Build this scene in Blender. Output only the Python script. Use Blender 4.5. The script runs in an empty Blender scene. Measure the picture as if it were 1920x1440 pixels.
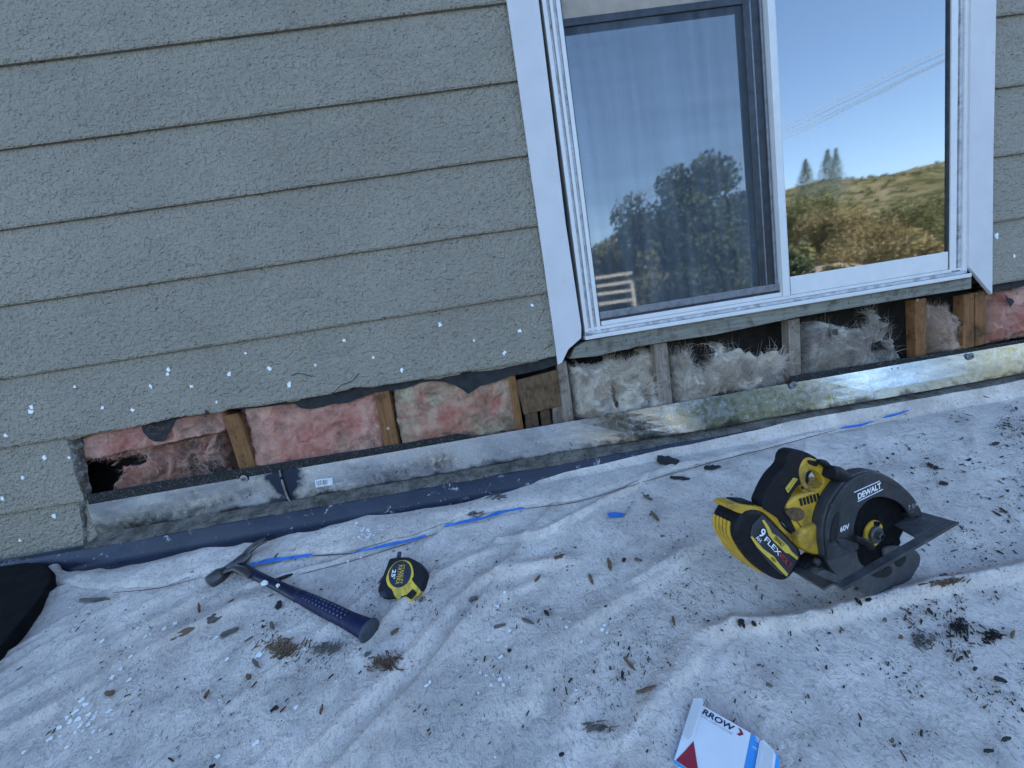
import bpy, bmesh, math, random
import numpy as np
from mathutils import Vector, Matrix
C = bpy.context.scene
COL = C.collection
R = math.radians
rnd = random.Random(7)

# ------------------------------------------------------------------ camera
YAW, PITCH, ROLL, FPX = 0.04457, 0.14859, -0.15947, 741.9
cy_, sy_, cp_, sp_ = math.cos(YAW), math.sin(YAW), math.cos(PITCH), math.sin(PITCH)
FWD = Vector((sy_*cp_, cy_*cp_, -sp_)); r0 = Vector((cy_, -sy_, 0)); u0 = r0.cross(FWD)
RGT = math.cos(ROLL)*r0 + math.sin(ROLL)*u0
UPV = -math.sin(ROLL)*r0 + math.cos(ROLL)*u0
cam = bpy.data.objects.new('camera', bpy.data.cameras.new('camera')); COL.objects.link(cam)
cam.matrix_world = Matrix(((RGT.x, UPV.x, -FWD.x, 0), (RGT.y, UPV.y, -FWD.y, 0), (RGT.z, UPV.z, -FWD.z, 0), (0, 0, 0, 1)))
cam.data.sensor_width = 36.0; cam.data.lens = FPX/1920*36
cam.data.clip_start = 0.02; cam.data.clip_end = 5000
C.camera = cam
# ------------------------------------------------------------------ world, sun, exposure
SUN = Vector((0.42, 0.78, 0.62)).normalized()
w = bpy.data.worlds.new('World'); C.world = w; w.use_nodes = True
nt = w.node_tree; bg = nt.nodes['Background']
sky = nt.nodes.new('ShaderNodeTexSky'); sky.sky_type = 'NISHITA'; sky.sun_disc = False
sky.sun_elevation = math.asin(SUN.z); sky.sun_rotation = math.atan2(SUN.x, SUN.y)
sky.air_density = 1.0; sky.dust_density = 0.15; sky.ozone_density = 3.2
nt.links.new(sky.outputs[0], bg.inputs[0]); bg.inputs[1].default_value = 0.15
sl = bpy.data.lights.new('sun', 'SUN'); sl.energy = 3.2; sl.angle = R(0.5); sl.color = (1, .93, .82)
so = bpy.data.objects.new('sun', sl); COL.objects.link(so); so.rotation_euler = SUN.to_track_quat('Z', 'Y').to_euler()
C.view_settings.view_transform = 'Standard'; C.view_settings.look = 'None'
C.view_settings.gamma = 1; C.view_settings.exposure = 2.0

# ------------------------------------------------------------------ pixel -> ray helpers (photograph's own pixels, used to measure real positions)
WALL = 1.10
H0, SL = 0.43, 0.20                      # roof deck: z = -H0 - SL*(WALL - y)
def ray(px):
    return FWD + RGT*((px[0]-960)/FPX) - UPV*((px[1]-720)/FPX)
def at_y(px, y=WALL):
    d = ray(px); return d*(y/d.y)
def roofz(y): return -H0 - SL*(WALL-y)
def on_roof(px, off=0.0):
    d = ray(px); t = (-H0-SL*WALL+off)/(d.z-SL*d.y); return d*t
class Plane:
    def __init__(s, o, n, up=Vector((0, 0, 1))):
        s.o = Vector(o); s.n = Vector(n).normalized(); s.r = up.cross(s.n).normalized(); s.u = s.n.cross(s.r)
    def off(s, w): return Plane(s.o+s.n*w, s.n, s.u)
    def p(s, px):
        d = ray(px); return d*(s.o.dot(s.n)/d.dot(s.n))
ROOFN = Vector((0, -SL, 1)).normalized()
def roofplane(off=0.0): return Plane(Vector((0, WALL, -H0))+ROOFN*off, ROOFN, Vector((0, 1, 0)))

# ------------------------------------------------------------------ numpy noise
def _h(i, j, s):
    n = (i*374761393 + j*668265263 + s*1442695041) & 0xffffffff
    n = ((n ^ (n >> 13))*1274126177) & 0xffffffff
    return ((n ^ (n >> 16)) & 0xffff)/65535.0
def vn(x, y, s=0):
    x = np.asarray(x, float); y = np.asarray(y, float)
    i = np.floor(x).astype(np.int64); j = np.floor(y).astype(np.int64)
    a = x-i; b = y-j; a = a*a*(3-2*a); b = b*b*(3-2*b)
    return (_h(i, j, s)*(1-a)+_h(i+1, j, s)*a)*(1-b)+(_h(i, j+1, s)*(1-a)+_h(i+1, j+1, s)*a)*b
def fbm(x, y, s=0, o=4):
    t = 0; a = .5
    for k in range(o): t = t + a*vn(x*2**k, y*2**k, s+k*17); a *= .5
    return t

# ------------------------------------------------------------------ object helpers
ORG = {}
def link(name, vs, fs, m, parent=None, smooth=False, org=None):
    vs = [Vector(v) for v in vs] if not isinstance(vs, np.ndarray) else vs
    if parent is not None: o_ = ORG[parent.name]
    elif org is not None: o_ = Vector(org)
    else:
        A = np.array([tuple(v) for v in vs]) if not isinstance(vs, np.ndarray) else vs
        c = A.mean(0); o_ = Vector((c[0], c[1], A[:, 2].min()))
    A = (np.array([tuple(v) for v in vs]) if not isinstance(vs, np.ndarray) else vs) - np.array(o_)
    me = bpy.data.meshes.new(name); me.from_pydata(A.tolist(), [], [tuple(int(q) for q in f) for f in fs]); me.update()
    if smooth: me.shade_smooth()
    if m is not None: me.materials.append(m)
    o = bpy.data.objects.new(name, me); COL.objects.link(o)
    if parent is not None: o.parent = parent
    else: o.location = o_
    ORG[o.name] = o_
    return o
def thing(name, label, cat, loc, group=None):
    o = bpy.data.objects.new(name, None); COL.objects.link(o); o.location = loc; o.empty_display_size = .05
    ORG[o.name] = Vector(loc); return tag(o, label, cat, group)
def tag(o, label, cat, group=None, kind=None):
    if label: o['label'] = label
    if cat: o['category'] = cat
    if group: o['group'] = group
    if kind: o['kind'] = kind
    return o
def bevel(o, w_, seg=2, ang=30):
    b = o.modifiers.new('bevel', 'BEVEL'); b.width = w_; b.segments = seg; b.limit_method = 'ANGLE'; b.angle_limit = R(ang)
    o.data.shade_smooth()
    n = o.modifiers.new('wn', 'WEIGHTED_NORMAL'); n.keep_sharp = True
    return o
def box(name, x0, x1, y0, y1, z0, z1, m, parent=None, bev=0.0):
    v = [(x, y, z) for x in (x0, x1) for y in (y0, y1) for z in (z0, z1)]
    f = [(0, 1, 3, 2), (4, 6, 7, 5), (0, 4, 5, 1), (2, 3, 7, 6), (0, 2, 6, 4), (1, 5, 7, 3)]
    o = link(name, v, f, m, parent)
    if bev: bevel(o, bev)
    return o
def smooth_closed(P, n=6):
    out = []; L = len(P)
    for i in range(L):
        p0, p1, p2, p3 = [Vector(P[(i+k-1) % L]) for k in range(4)]
        for j in range(n):
            t = j/n
            out.append(0.5*((2*p1)+(p2-p0)*t+(2*p0-5*p1+4*p2-p3)*t*t+(3*p1-3*p2+p3-p0)*t**3))
    return out
def smooth_open(P, n=6):
    out = []; L = len(P)
    for i in range(L-1):
        p0 = Vector(P[max(i-1, 0)]); p1 = Vector(P[i]); p2 = Vector(P[i+1]); p3 = Vector(P[min(i+2, L-1)])
        for j in range(n):
            t = j/n
            out.append(0.5*((2*p1)+(p2-p0)*t+(2*p0-5*p1+4*p2-p3)*t*t+(3*p1-3*p2+p3-p0)*t**3))
    out.append(Vector(P[-1])); return out
def resample(P, n):
    P = [Vector(p) for p in P]; d = [0]
    for a, b in zip(P, P[1:]): d.append(d[-1]+(b-a).length)
    out = []; k = 0
    for i in range(n):
        t = d[-1]*i/(n-1)
        while k < len(P)-2 and d[k+1] < t: k += 1
        s = d[k+1]-d[k]; out.append(P[k].lerp(P[k+1], 0 if s == 0 else min(1, (t-d[k])/s)))
    return out
def area2(P, n):
    s = Vector((0, 0, 0))
    for i in range(len(P)): s += P[i].cross(P[(i+1) % len(P)])
    return s.dot(n)
def prism(name, pts, n, depth, m, parent=None, bev=0.0, seg=2, sm=0):
    """outline pts (3-D, in one plane), n = outward normal, extruded back by depth"""
    pts = [Vector(p) for p in pts]
    if sm: pts = smooth_closed(pts, sm)
    n = Vector(n).normalized()
    if area2(pts, n) < 0: pts = pts[::-1]
    L = len(pts); v = pts+[p-n*depth for p in pts]
    f = [tuple(range(L)), tuple(range(2*L-1, L-1, -1))]+[(i, i+L, (i+1) % L+L, (i+1) % L) for i in range(L)]
    o = link(name, v, f, m, parent)
    if bev: bevel(o, bev, seg)
    return o
def band(name, A, B, n, depth, m, parent=None, bev=0.0, closed=False, N=40):
    """solid strip between two polylines A and B, extruded back by depth"""
    A = resample(A, N); B = resample(B, N); n = Vector(n).normalized()
    v = A+B+[p-n*depth for p in A]+[p-n*depth for p in B]; f = []
    for i in range(N-1):
        a, b, c, d = i, i+1, N+i+1, N+i
        f += [(a, b, c, d), (2*N+a, 2*N+d, 2*N+c, 2*N+b), (a, 2*N+a, 2*N+b, b), (d, c, 2*N+c, 2*N+d)]
    if not closed: f += [(0, N, 3*N, 2*N), (N-1, 3*N-1, 4*N-1, 2*N-1)]
    o = link(name, v, f, m, parent)
    bm = bmesh.new(); bm.from_mesh(o.data)
    if closed: bmesh.ops.remove_doubles(bm, verts=bm.verts, dist=1e-5)
    bmesh.ops.recalc_face_normals(bm, faces=bm.faces); bm.to_mesh(o.data); bm.free()
    if bev: bevel(o, bev)
    return o
def tube(name, P, rad, m, parent=None, seg=16, flat=1.0, upv=Vector((0, 0, 1)), cap=True):
    """swept section; rad = list of radii or (a,b) pairs"""
    v = []; f = []; L = len(P); P = [Vector(p) for p in P]
    for i, p in enumerate(P):
        t = (P[min(i+1, L-1)]-P[max(i-1, 0)]).normalized()
        s = t.cross(upv).normalized(); u = s.cross(t)
        ra = rad[i] if isinstance(rad[i], tuple) else (rad[i], rad[i]*flat)
        for k in range(seg):
            a = 2*math.pi*k/seg; v.append(p+s*math.cos(a)*ra[0]+u*math.sin(a)*ra[1])
    for i in range(L-1):
        for k in range(seg):
            a = i*seg+k; b = i*seg+(k+1) % seg; f.append((a, a+seg, b+seg, b))
    if cap: f += [tuple(range(seg)), tuple(range(L*seg-1, (L-1)*seg-1, -1))]
    o = link(name, v, f, m, parent)
    bm = bmesh.new(); bm.from_mesh(o.data); bmesh.ops.recalc_face_normals(bm, faces=bm.faces); bm.to_mesh(o.data); bm.free()
    o.data.shade_smooth(); e = o.modifiers.new('es', 'EDGE_SPLIT'); e.split_angle = R(45)
    return o
def disc(name, c, n, r, depth, m, parent=None, seg=40, r_in=0, bev=0, up=Vector((0, 0, 1))):
    P = Plane(c, n, up)
    ring = lambda rr: [P.o+P.r*math.cos(2*math.pi*i/seg)*rr+P.u*math.sin(2*math.pi*i/seg)*rr for i in range(seg)]
    if not r_in: return prism(name, ring(r), n, depth, m, parent, bev)
    a = ring(r); b = ring(r_in)
    return band(name, a+[a[0]], b+[b[0]], n, depth, m, parent, bev, True, seg+1)
def text(name, s, a, b, n, h, m, parent, ex=.0004, bold=.0, shear=0.0):
    """lettering whose base line runs from a to b on the surface with normal n; h = cap height"""
    c = bpy.data.curves.new('t', 'FONT'); c.body = s; c.size = 1; c.offset = bold; c.shear = shear; c.resolution_u = 3
    to = bpy.data.objects.new('t', c); COL.objects.link(to); bpy.context.view_layer.update()
    me = bpy.data.meshes.new_from_object(to.evaluated_get(bpy.context.evaluated_depsgraph_get()))
    bpy.data.objects.remove(to)
    co = np.array([tuple(v.co) for v in me.vertices]); fs = [tuple(p.vertices) for p in me.polygons]
    x0, x1 = co[:, 0].min(), co[:, 0].max(); y0, y1 = co[:, 1].min(), co[:, 1].max()
    a = Vector(a); b = Vector(b); r = (b-a); L = r.length; r.normalize(); n = Vector(n).normalized(); u = n.cross(r)
    v = [a+r*((q[0]-x0)/(x1-x0)*L)+u*((q[1]-y0)/(y1-y0)*h)+n*ex for q in co]
    bpy.data.meshes.remove(me)
    return link(name, v, fs, m, parent)

# ------------------------------------------------------------------ materials
class M_:
    def __init__(s, name, rough=.6, metal=0., spec=.5):
        s.m = bpy.data.materials.new(name); s.m.use_nodes = True; s.n = s.m.node_tree.nodes; s.l = s.m.node_tree.links
        s.b = s.n['Principled BSDF']; s.b.inputs['Roughness'].default_value = rough; s.b.inputs['Metallic'].default_value = metal
        s.b.inputs['Specular IOR Level'].default_value = spec; s.tc = None; s.last_h = None
    def co(s, scale=(1, 1, 1), rot=(0, 0, 0)):
        if s.tc is None: s.tc = s.n.new('ShaderNodeTexCoord')
        mp = s.n.new('ShaderNodeMapping'); s.l.new(s.tc.outputs['Object'], mp.inputs[0])
        mp.inputs['Scale'].default_value = scale; mp.inputs['Rotation'].default_value = rot; return mp.outputs[0]
    def noise(s, sc, det=4, rough=.55, st=(1, 1, 1), dist=0., rot=(0, 0, 0)):
        t = s.n.new('ShaderNodeTexNoise'); t.inputs['Scale'].default_value = sc; t.inputs['Detail'].default_value = det
        t.inputs['Roughness'].default_value = rough; t.inputs['Distortion'].default_value = dist
        s.l.new(s.co(st, rot), t.inputs['Vector']); return t.outputs[0]
    def vor(s, sc, st=(1, 1, 1), feat='F1', out='Distance', rnd_=1):
        t = s.n.new('ShaderNodeTexVoronoi'); t.inputs['Scale'].default_value = sc; t.feature = feat; t.inputs['Randomness'].default_value = rnd_
        s.l.new(s.co(st), t.inputs['Vector']); return t.outputs[out]
    def wave(s, sc, st=(1, 1, 1), dist=5., det=2, dirn='X', rot=(0, 0, 0)):
        t = s.n.new('ShaderNodeTexWave'); t.inputs['Scale'].default_value = sc; t.inputs['Distortion'].default_value = dist
        t.inputs['Detail'].default_value = det; t.bands_direction = dirn; s.l.new(s.co(st, rot), t.inputs['Vector']); return t.outputs[1]
    def ramp(s, x, stops, interp='LINEAR'):
        r = s.n.new('ShaderNodeValToRGB'); e = r.color_ramp; e.interpolation = interp
        while len(e.elements) < len(stops): e.elements.new(.5)
        for k, (p, c) in enumerate(stops):
            e.elements[k].position = p; c = (c, c, c) if isinstance(c, (int, float)) else c; e.elements[k].color = (*c, 1)
        s.l.new(x, r.inputs[0]); return r.outputs[0]
    def mix(s, f, a, b, mode='MIX'):
        t = s.n.new('ShaderNodeMix'); t.data_type = 'RGBA'; t.blend_type = mode
        for k, v in ((0, f), (6, a), (7, b)):
            if isinstance(v, (int, float)): t.inputs[k].default_value = v
            elif isinstance(v, tuple): t.inputs[k].default_value = (*v, 1)
            else: s.l.new(v, t.inputs[k])
        return t.outputs[2]
    def math(s, op, a, b=0.):
        t = s.n.new('ShaderNodeMath'); t.operation = op
        for k, v in ((0, a), (1, b)):
            if isinstance(v, (int, float)): t.inputs[k].default_value = v
            else: s.l.new(v, t.inputs[k])
        return t.outputs[0]
    def color(s, c):
        if isinstance(c, tuple): s.b.inputs['Base Color'].default_value = (*c, 1)
        else: s.l.new(c, s.b.inputs['Base Color'])
        return s
    def rough(s, c): s.l.new(c, s.b.inputs['Roughness']); return s
    def bump(s, h, dist=.001, st=1.):
        b = s.n.new('ShaderNodeBump'); b.inputs['Distance'].default_value = dist; b.inputs['Strength'].default_value = st
        s.l.new(h, b.inputs['Height'])
        if s.last_h: s.l.new(s.last_h, b.inputs['Normal'])
        s.last_h = b.outputs[0]; s.l.new(b.outputs[0], s.b.inputs['Normal']); return s

def simple(name, col, rough=.5, metal=0, var=.25, sc=60, bsc=0, bd=.0005, dirt=None, dsc=25, spec=.5, dth=.5):
    m = M_(name, rough, metal, spec)
    n = m.noise(sc, 4); c = m.mix(m.ramp(n, [(.3, 0), (.7, 1)]), tuple(q*(1-var) for q in col), tuple(min(1, q*(1+var)) for q in col))
    if dirt: c = m.mix(m.ramp(m.noise(dsc, 6, .7), [(dth, 0), (dth+.15, .8)]), c, dirt)
    m.color(c); m.rough(m.ramp(m.noise(sc*1.7, 3), [(.3, max(.05, rough-.12)), (.7, min(1, rough+.15))]))
    if bsc: m.bump(m.noise(bsc, 3), bd)
    return m.m

# siding: stippled grey-green paint
m = M_('siding_paint', .62, 0, .35)
c = m.mix(m.ramp(m.noise(3, 5, .6), [(.3, 0), (.7, 1)]), (.248, .215, .170), (.312, .272, .216))
c = m.mix(m.ramp(m.noise(14, 5, .7, (.4, 1, 1.6)), [(.52, 0), (.75, .55)]), c, (.20, .185, .145))
m.color(c)
pit = m.ramp(m.vor(95, (1, 1, 1.25)), [(.06, 0), (.36, 1)])
msk = m.ramp(m.noise(40, 3, .6), [(.46, 1), (.62, 0)])
h1 = m.math('MAXIMUM', pit, msk); h2 = m.noise(72, 3, .6, (1, 1, 1.3), .15); h3 = m.noise(150, 2, .5)
m.bump(h2, .013, 1).bump(h3, .005, 1).bump(h1, .0022, .8)
SIDING = m.m
def wood(name, c1, c2, dark, st=(14, 14, 1.2), bd=.0008):
    m = M_(name, .8, 0, .2)
    g = m.noise(9, 6, .65, st, .4); c = m.mix(m.ramp(g, [(.3, 0), (.68, 1)]), c1, c2)
    c = m.mix(m.ramp(m.noise(22, 5, .7), [(.5, 0), (.72, .9)]), c, dark)
    c = m.mix(m.ramp(m.vor(55, (1, 1, .5)), [(.05, .8), (.16, 0)]), c, dark)
    m.color(c); m.bump(g, bd, 1).bump(m.noise(160, 4), .0004, .6); return m.m
WOOD_OR = wood('stud_wood', (.12, .055, .022), (.26, .12, .048), (.035, .02, .014))
WOOD_GR = wood('weathered_wood', (.15, .115, .088), (.30, .245, .20), (.045, .03, .022))
WOOD_DK = wood('dark_wood', (.045, .028, .02), (.12, .07, .042), (.015, .01, .008))
WOOD_H = wood('sill_wood', (.13, .12, .10), (.25, .235, .20), (.05, .035, .026), (1.2, 14, 14))
KRAFT = wood('kraft_paper', (.07, .04, .022), (.17, .10, .055), (.02, .014, .01), (12, 12, 3), .002)
FELT = simple('building_felt', (.014, .014, .016), .8, 0, .4, 40, 200, .0012)
ASPH = M_('asphalt_roll', .85, 0, .3); ASPH.color(ASPH.ramp(ASPH.vor(420, out='Color'), [(.2, .008), (.75, .03), (.95, .14)])); ASPH.bump(ASPH.vor(420), .002, 1); ASPH = ASPH.m
VINYL = simple('white_frame', (.64, .615, .61), .38, 0, .04, 30, 0, 0, (.40, .38, .36), 70, .4, .64)
TRIMW = simple('white_trim', (.56, .53, .54), .5, 0, .05, 12, 260, .0004, (.36, .35, .35), 45, .35, .63)
VINYLG = simple('dirty_track', (.46, .45, .47), .5, 0, .2, 60, 0, 0, (.16, .13, .11), 40)
ALUDK = simple('dark_aluminium', (.035, .037, .043), .4, .3, .3, 40)
ALUGR = simple('grey_aluminium', (.20, .20, .225), .4, .3, .2, 60, 0, 0, (.10, .09, .09), 50)
TAN = simple('head_trim', (.30, .24, .19), .6, 0, .2, 20)
# galvanised steel
def galv(name, dark=False):
    m = M_(name, .38, 1.)
    sp = m.vor(190, out='Color'); sp2 = m.noise(60, 5, .7)
    c = m.mix(m.ramp(sp, [(.1, 0), (.9, 1)]), (.68, .71, .75), (.80, .83, .86))
    c = m.mix(m.ramp(m.noise(5, 6, .62, (.5, 1, 1), .6), [(.46, 0), (.64, .8)]), c, (.30, .33, .39))
    c = m.mix(m.ramp(m.noise(24, 6, .75, (.6, 1, 1)), [(.60, 0), (.72, .7)]), c, (.16, .16, .17))
    sx = m.n.new('ShaderNodeSeparateXYZ'); m.l.new(m.co(), sx.inputs[0])
    nn = m.noise(16, 4, .6)
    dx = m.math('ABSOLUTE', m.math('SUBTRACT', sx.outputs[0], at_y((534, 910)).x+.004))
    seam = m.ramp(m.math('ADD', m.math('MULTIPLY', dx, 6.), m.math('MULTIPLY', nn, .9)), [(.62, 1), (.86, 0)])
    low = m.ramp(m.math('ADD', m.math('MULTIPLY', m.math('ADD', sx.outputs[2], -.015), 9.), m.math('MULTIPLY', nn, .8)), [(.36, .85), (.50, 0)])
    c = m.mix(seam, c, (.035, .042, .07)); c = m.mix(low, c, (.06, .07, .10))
    m.color(c); m.rough(m.mix(seam, m.ramp(sp2, [(.3, .12), (.7, .30)]), (.5, .5, .5)))
    m.bump(m.noise(4, 2, .5), .006, .25).bump(sp2, .0004, .4); return m.m
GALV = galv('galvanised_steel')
m = M_('curb_membrane', .4, .0, .35)
c = m.mix(m.ramp(m.noise(6, 5), [(.3, 0), (.7, 1)]), (.006, .009, .022), (.022, .028, .048))
c = m.mix(m.ramp(m.noise(34, 7, .8, (1, 1, 1), .5), [(.60, 0), (.64, 1)]), c, (.33, .34, .37)); m.color(c)
m.rough(m.ramp(m.noise(12, 5), [(.3, .18), (.7, .5)])); m.bump(m.noise(18, 5), .003, .6); CURB = m.m
m = M_('ledge_dirt', .9, 0, .2)
c = m.mix(m.ramp(m.noise(25, 6, .7), [(.35, 0), (.6, 1)]), (.05, .042, .034), (.17, .15, .125))
c = m.mix(m.ramp(m.noise(150, 4, .8), [(.55, 0), (.62, .8)]), c, (.02, .018, .016)); m.color(c); m.bump(m.noise(120, 5, .7), .004, 1); DIRT = m.m
# drop cloth
m = M_('canvas', .9, 0, .15)
c = m.mix(m.ramp(m.noise(5, 6, .62), [(.3, 0), (.72, 1)]), (.53, .455, .40), (.79, .685, .61))
c = m.mix(m.ramp(m.noise(9, 7, .72, (1, 1, 1), .3), [(.44, 0), (.66, .55)]), c, (.30, .265, .245))
c = m.mix(m.ramp(m.noise(2.3, 5, .6), [(.55, 0), (.75, .5)]), c, (.33, .31, .27))
c = m.mix(m.ramp(m.noise(170, 5, .8, (1, .45, 1), 0, (0, 0, .5)), [(.53, 0), (.66, .75)]), c, (.20, .19, .195))
c = m.mix(m.ramp(m.noise(17, 3, .5), [(.70, 0), (.76, .5)]), c, (.36, .30, .18)); m.color(c)
m.bump(m.noise(38, 6, .65, (1, 1, 1), .5), .010, .8).bump(m.noise(300, 2, .5, (1, .5, 1)), .002, .9); CLOTH = m.m
PAINTW = simple('white_paint', (.78, .80, .80), .5, 0, .04, 60)
TAPE = simple('blue_tape', (.03, .17, .55), .55, 0, .2, 60, 300, .0004, (.02, .06, .16), 60)
CHIP = wood('wood_chip', (.09, .055, .035), (.22, .14, .085), (.02, .014, .012), (60, 60, 60))
CHIPG = wood('grey_chip', (.07, .062, .055), (.17, .155, .14), (.02, .018, .016), (60, 60, 60))
CHIPB = simple('black_flake', (.012, .011, .012), .7, 0, .3, 80)
m = M_('debris', .9, 0, .2); m.color(m.ramp(m.noise(90, 1), [(.35, (.012, .010, .010)), (.5, (.035, .025, .02)), (.62, (.10, .065, .04)), (.7, (.02, .016, .015))])); DEB = m.m
# insulation
def insul(name, a, b, dirt, lo=.5, hi=.72, amount=.9):
    m = M_(name, 1, 0, 0)
    c = m.mix(m.ramp(m.noise(13, 3, .5, (1, 1, 1), .3), [(.34, 0), (.66, 1)]), a, b)
    c = m.mix(m.ramp(m.noise(11, 6, .65, (1, 1, 1), .8), [(lo, 0), (hi, amount)]), c, dirt)
    m.color(c); m.bump(m.noise(70, 6, .8, (1, 1, 1), 2.2), .006, .9).bump(m.noise(300, 3, .7), .001, .6)
    m.b.inputs['Sheen Weight'].default_value = .3; return m.m
INS_P = insul('pink_wool', (0.504, 0.170, 0.124), (0.655, 0.356, 0.261), (0.143, 0.072, 0.048), .50, .70, .85)
INS_PD = insul('sooty_pink_wool', (0.420, 0.170, 0.117), (0.554, 0.305, 0.220), (0.050, 0.032, 0.023), .44, .62, .95)
INS_M = insul('stained_pink_wool', (0.504, 0.178, 0.124), (0.538, 0.424, 0.289), (0.168, 0.102, 0.058), .46, .66, .85)
INS_T = insul('tan_wool', (0.516, 0.404, 0.292), (0.705, 0.628, 0.533), (0.103, 0.077, 0.065), .46, .68, .9)
INS_TD = insul('grey_wool', (0.361, 0.292, 0.232), (0.585, 0.525, 0.456), (0.069, 0.056, 0.047), .42, .62, .92)
INS_PE = insul('peach_wool', (0.430, 0.267, 0.181), (0.550, 0.378, 0.284), (0.120, 0.065, 0.043), .46, .66, .85)
F_LT = simple('pale_fibre', (.62, .48, .42), 1, 0, .1, 20); F_DK = simple('dusty_fibre', (.22, .15, .12), 1, 0, .3, 20)
VOID = simple('cavity_shade', (.012, .008, .006), .9, 0, .5, 15, 60, .003)  # near-black board colour stands in for shade inside the open stud bays
# glass
m = bpy.data.materials.new('window_glass'); m.use_nodes = True; n_ = m.node_tree.nodes; l_ = m.node_tree.links; n_.clear()
o_ = n_.new('ShaderNodeOutputMaterial'); mx = n_.new('ShaderNodeMixShader'); tr = n_.new('ShaderNodeBsdfTransparent'); gl = n_.new('ShaderNodeBsdfGlossy')
fr = n_.new('ShaderNodeFresnel'); fr.inputs[0].default_value = 4.6; gl.inputs['Roughness'].default_value = 0.028; tr.inputs[0].default_value = (.52, .56, .57, 1)
tc = n_.new('ShaderNodeTexCoord'); nz = n_.new('ShaderNodeTexNoise'); nz.inputs['Scale'].default_value = 3; bp = n_.new('ShaderNodeBump'); bp.inputs['Distance'].default_value = .0006
l_.new(tc.outputs['Object'], nz.inputs['Vector']); l_.new(nz.outputs[0], bp.inputs['Height']); l_.new(bp.outputs[0], gl.inputs['Normal'])
l_.new(fr.outputs[0], mx.inputs[0]); l_.new(tr.outputs[0], mx.inputs[1]); l_.new(gl.outputs[0], mx.inputs[2]); l_.new(mx.outputs[0], o_.inputs[0]); GLASS = m
# insect mesh : fine dark weave, partly see-through, moire streaks of screen and reflection painted in
m = M_('insect_mesh', .5, .2, .5)
w1 = m.noise(26, 2, .5, (1, 1, .06)); w2 = m.noise(30, 2, .5, (.05, 1, 1))
a_ = m.math('MULTIPLY', m.ramp(w1, [(.35, .75), (.65, 1)]), m.ramp(w2, [(.35, .85), (.65, 1)]))
m.color(m.mix(m.ramp(w1, [(.40, 0), (.66, 1)]), (.09, .11, .14), (.16, .185, .215)))
m.l.new(m.math('MULTIPLY', a_, .46), m.b.inputs['Alpha']); MESH = m.m
CURT = M_('sheer_curtain', .9, 0, .1); CURT.color((.40, .44, .50)); CURT = CURT.m
ROOM = simple('room_dark', (.05, .05, .05), .9)
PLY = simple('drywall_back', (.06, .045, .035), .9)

# ------------------------------------------------------------------ ground, roof deck, far terrain (behind the photographer, seen in the glass)
m = M_('dry_hill', .95, 0, .1)
c = m.ramp(m.noise(.02, 8, .7), [(.36, (.12, .115, .045)), (.5, (.22, .19, .095)), (.62, (.28, .24, .14))])
c = m.mix(m.ramp(m.noise(.12, 8, .75), [(.47, 0), (.55, .9)]), c, (.045, .058, .018)); m.color(c); HILL = m.m
def grid(x0, x1, nx, y0, y1, ny, f):
    X, Y = np.meshgrid(np.linspace(x0, x1, nx), np.linspace(y0, y1, ny)); Z = f(X, Y)
    V = np.stack([X.ravel(), Y.ravel(), Z.ravel()], 1)
    i = np.arange(nx-1)[None, :]+nx*np.arange(ny-1)[:, None]; i = i.ravel()
    return V, np.stack([i, i+1, i+nx+1, i+nx], 1)
V, F = grid(-1500, 1500, 60, -1500, 600, 50, lambda X, Y: X*0-6.0)
tag(link('ground', V, F, simple('town_ground', (.17, .17, .15), .9, 0, .5, .05), org=(0, 0, -6)), None, None, None, 'structure')
def refl(px, L, Yg=1.135):
    d = ray(px); P = d*(Yg/d.y); t = (Yg+L)/d.y; return Vector((P.x+d.x*t, Yg-d.y*t, P.z+d.z*t))
# hill ridge profile, measured in the right-hand pane
ridge = [(-500, 12), (-60, 20), (40, 30)]
for px in [(1480, 352), (1530, 338), (1600, 335), (1660, 330), (1720, 312), (1778, 298)]:
    p = refl(px, 300); ridge.append((p.x, p.z))
ridge += [(ridge[-1][0]+60, ridge[-1][1]+14), (ridge[-1][0]+250, ridge[-1][1]+25), (1200, 60)]
rx = np.array([r[0] for r in ridge]); rz = np.array([r[1] for r in ridge])
def hillf(X, Y):
    top = np.interp(X, rx, rz); k = np.clip((-Y-25)/275, 0, 1); k2 = np.clip((-Y-300)/500, 0, 1)
    s = k**1.15*(1-.35*k2)
    return -6.2+(top+6.2)*s+(fbm(X*.02, Y*.02, 3)-.5)*16*k*(1-k)*2+(fbm(X*.15, Y*.15, 5)-.5)*1.6*k
V, F = grid(-500, 1200, 280, -800, -22, 160, hillf)
tag(link('hillside', V, F, HILL, org=(0, -25, -6.2), smooth=True), None, None, None, 'structure')
def ridgefar(X, Y): return -6.3+(38+52*fbm(X*.004, Y*.0, 11)+10*fbm(X*.02, 0*Y, 12))*np.clip((-Y-850)/350, 0, 1)
V, F = grid(-1500, 2500, 200, -1400, -850, 12, ridgefar)
FARM = simple('far_hill', (.16, .19, .22), 1, 0, .15, .01)
tag(link('distant_hills', V, F, FARM, org=(0, -1200, -6.3), smooth=True), None, None, None, 'structure')

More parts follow.
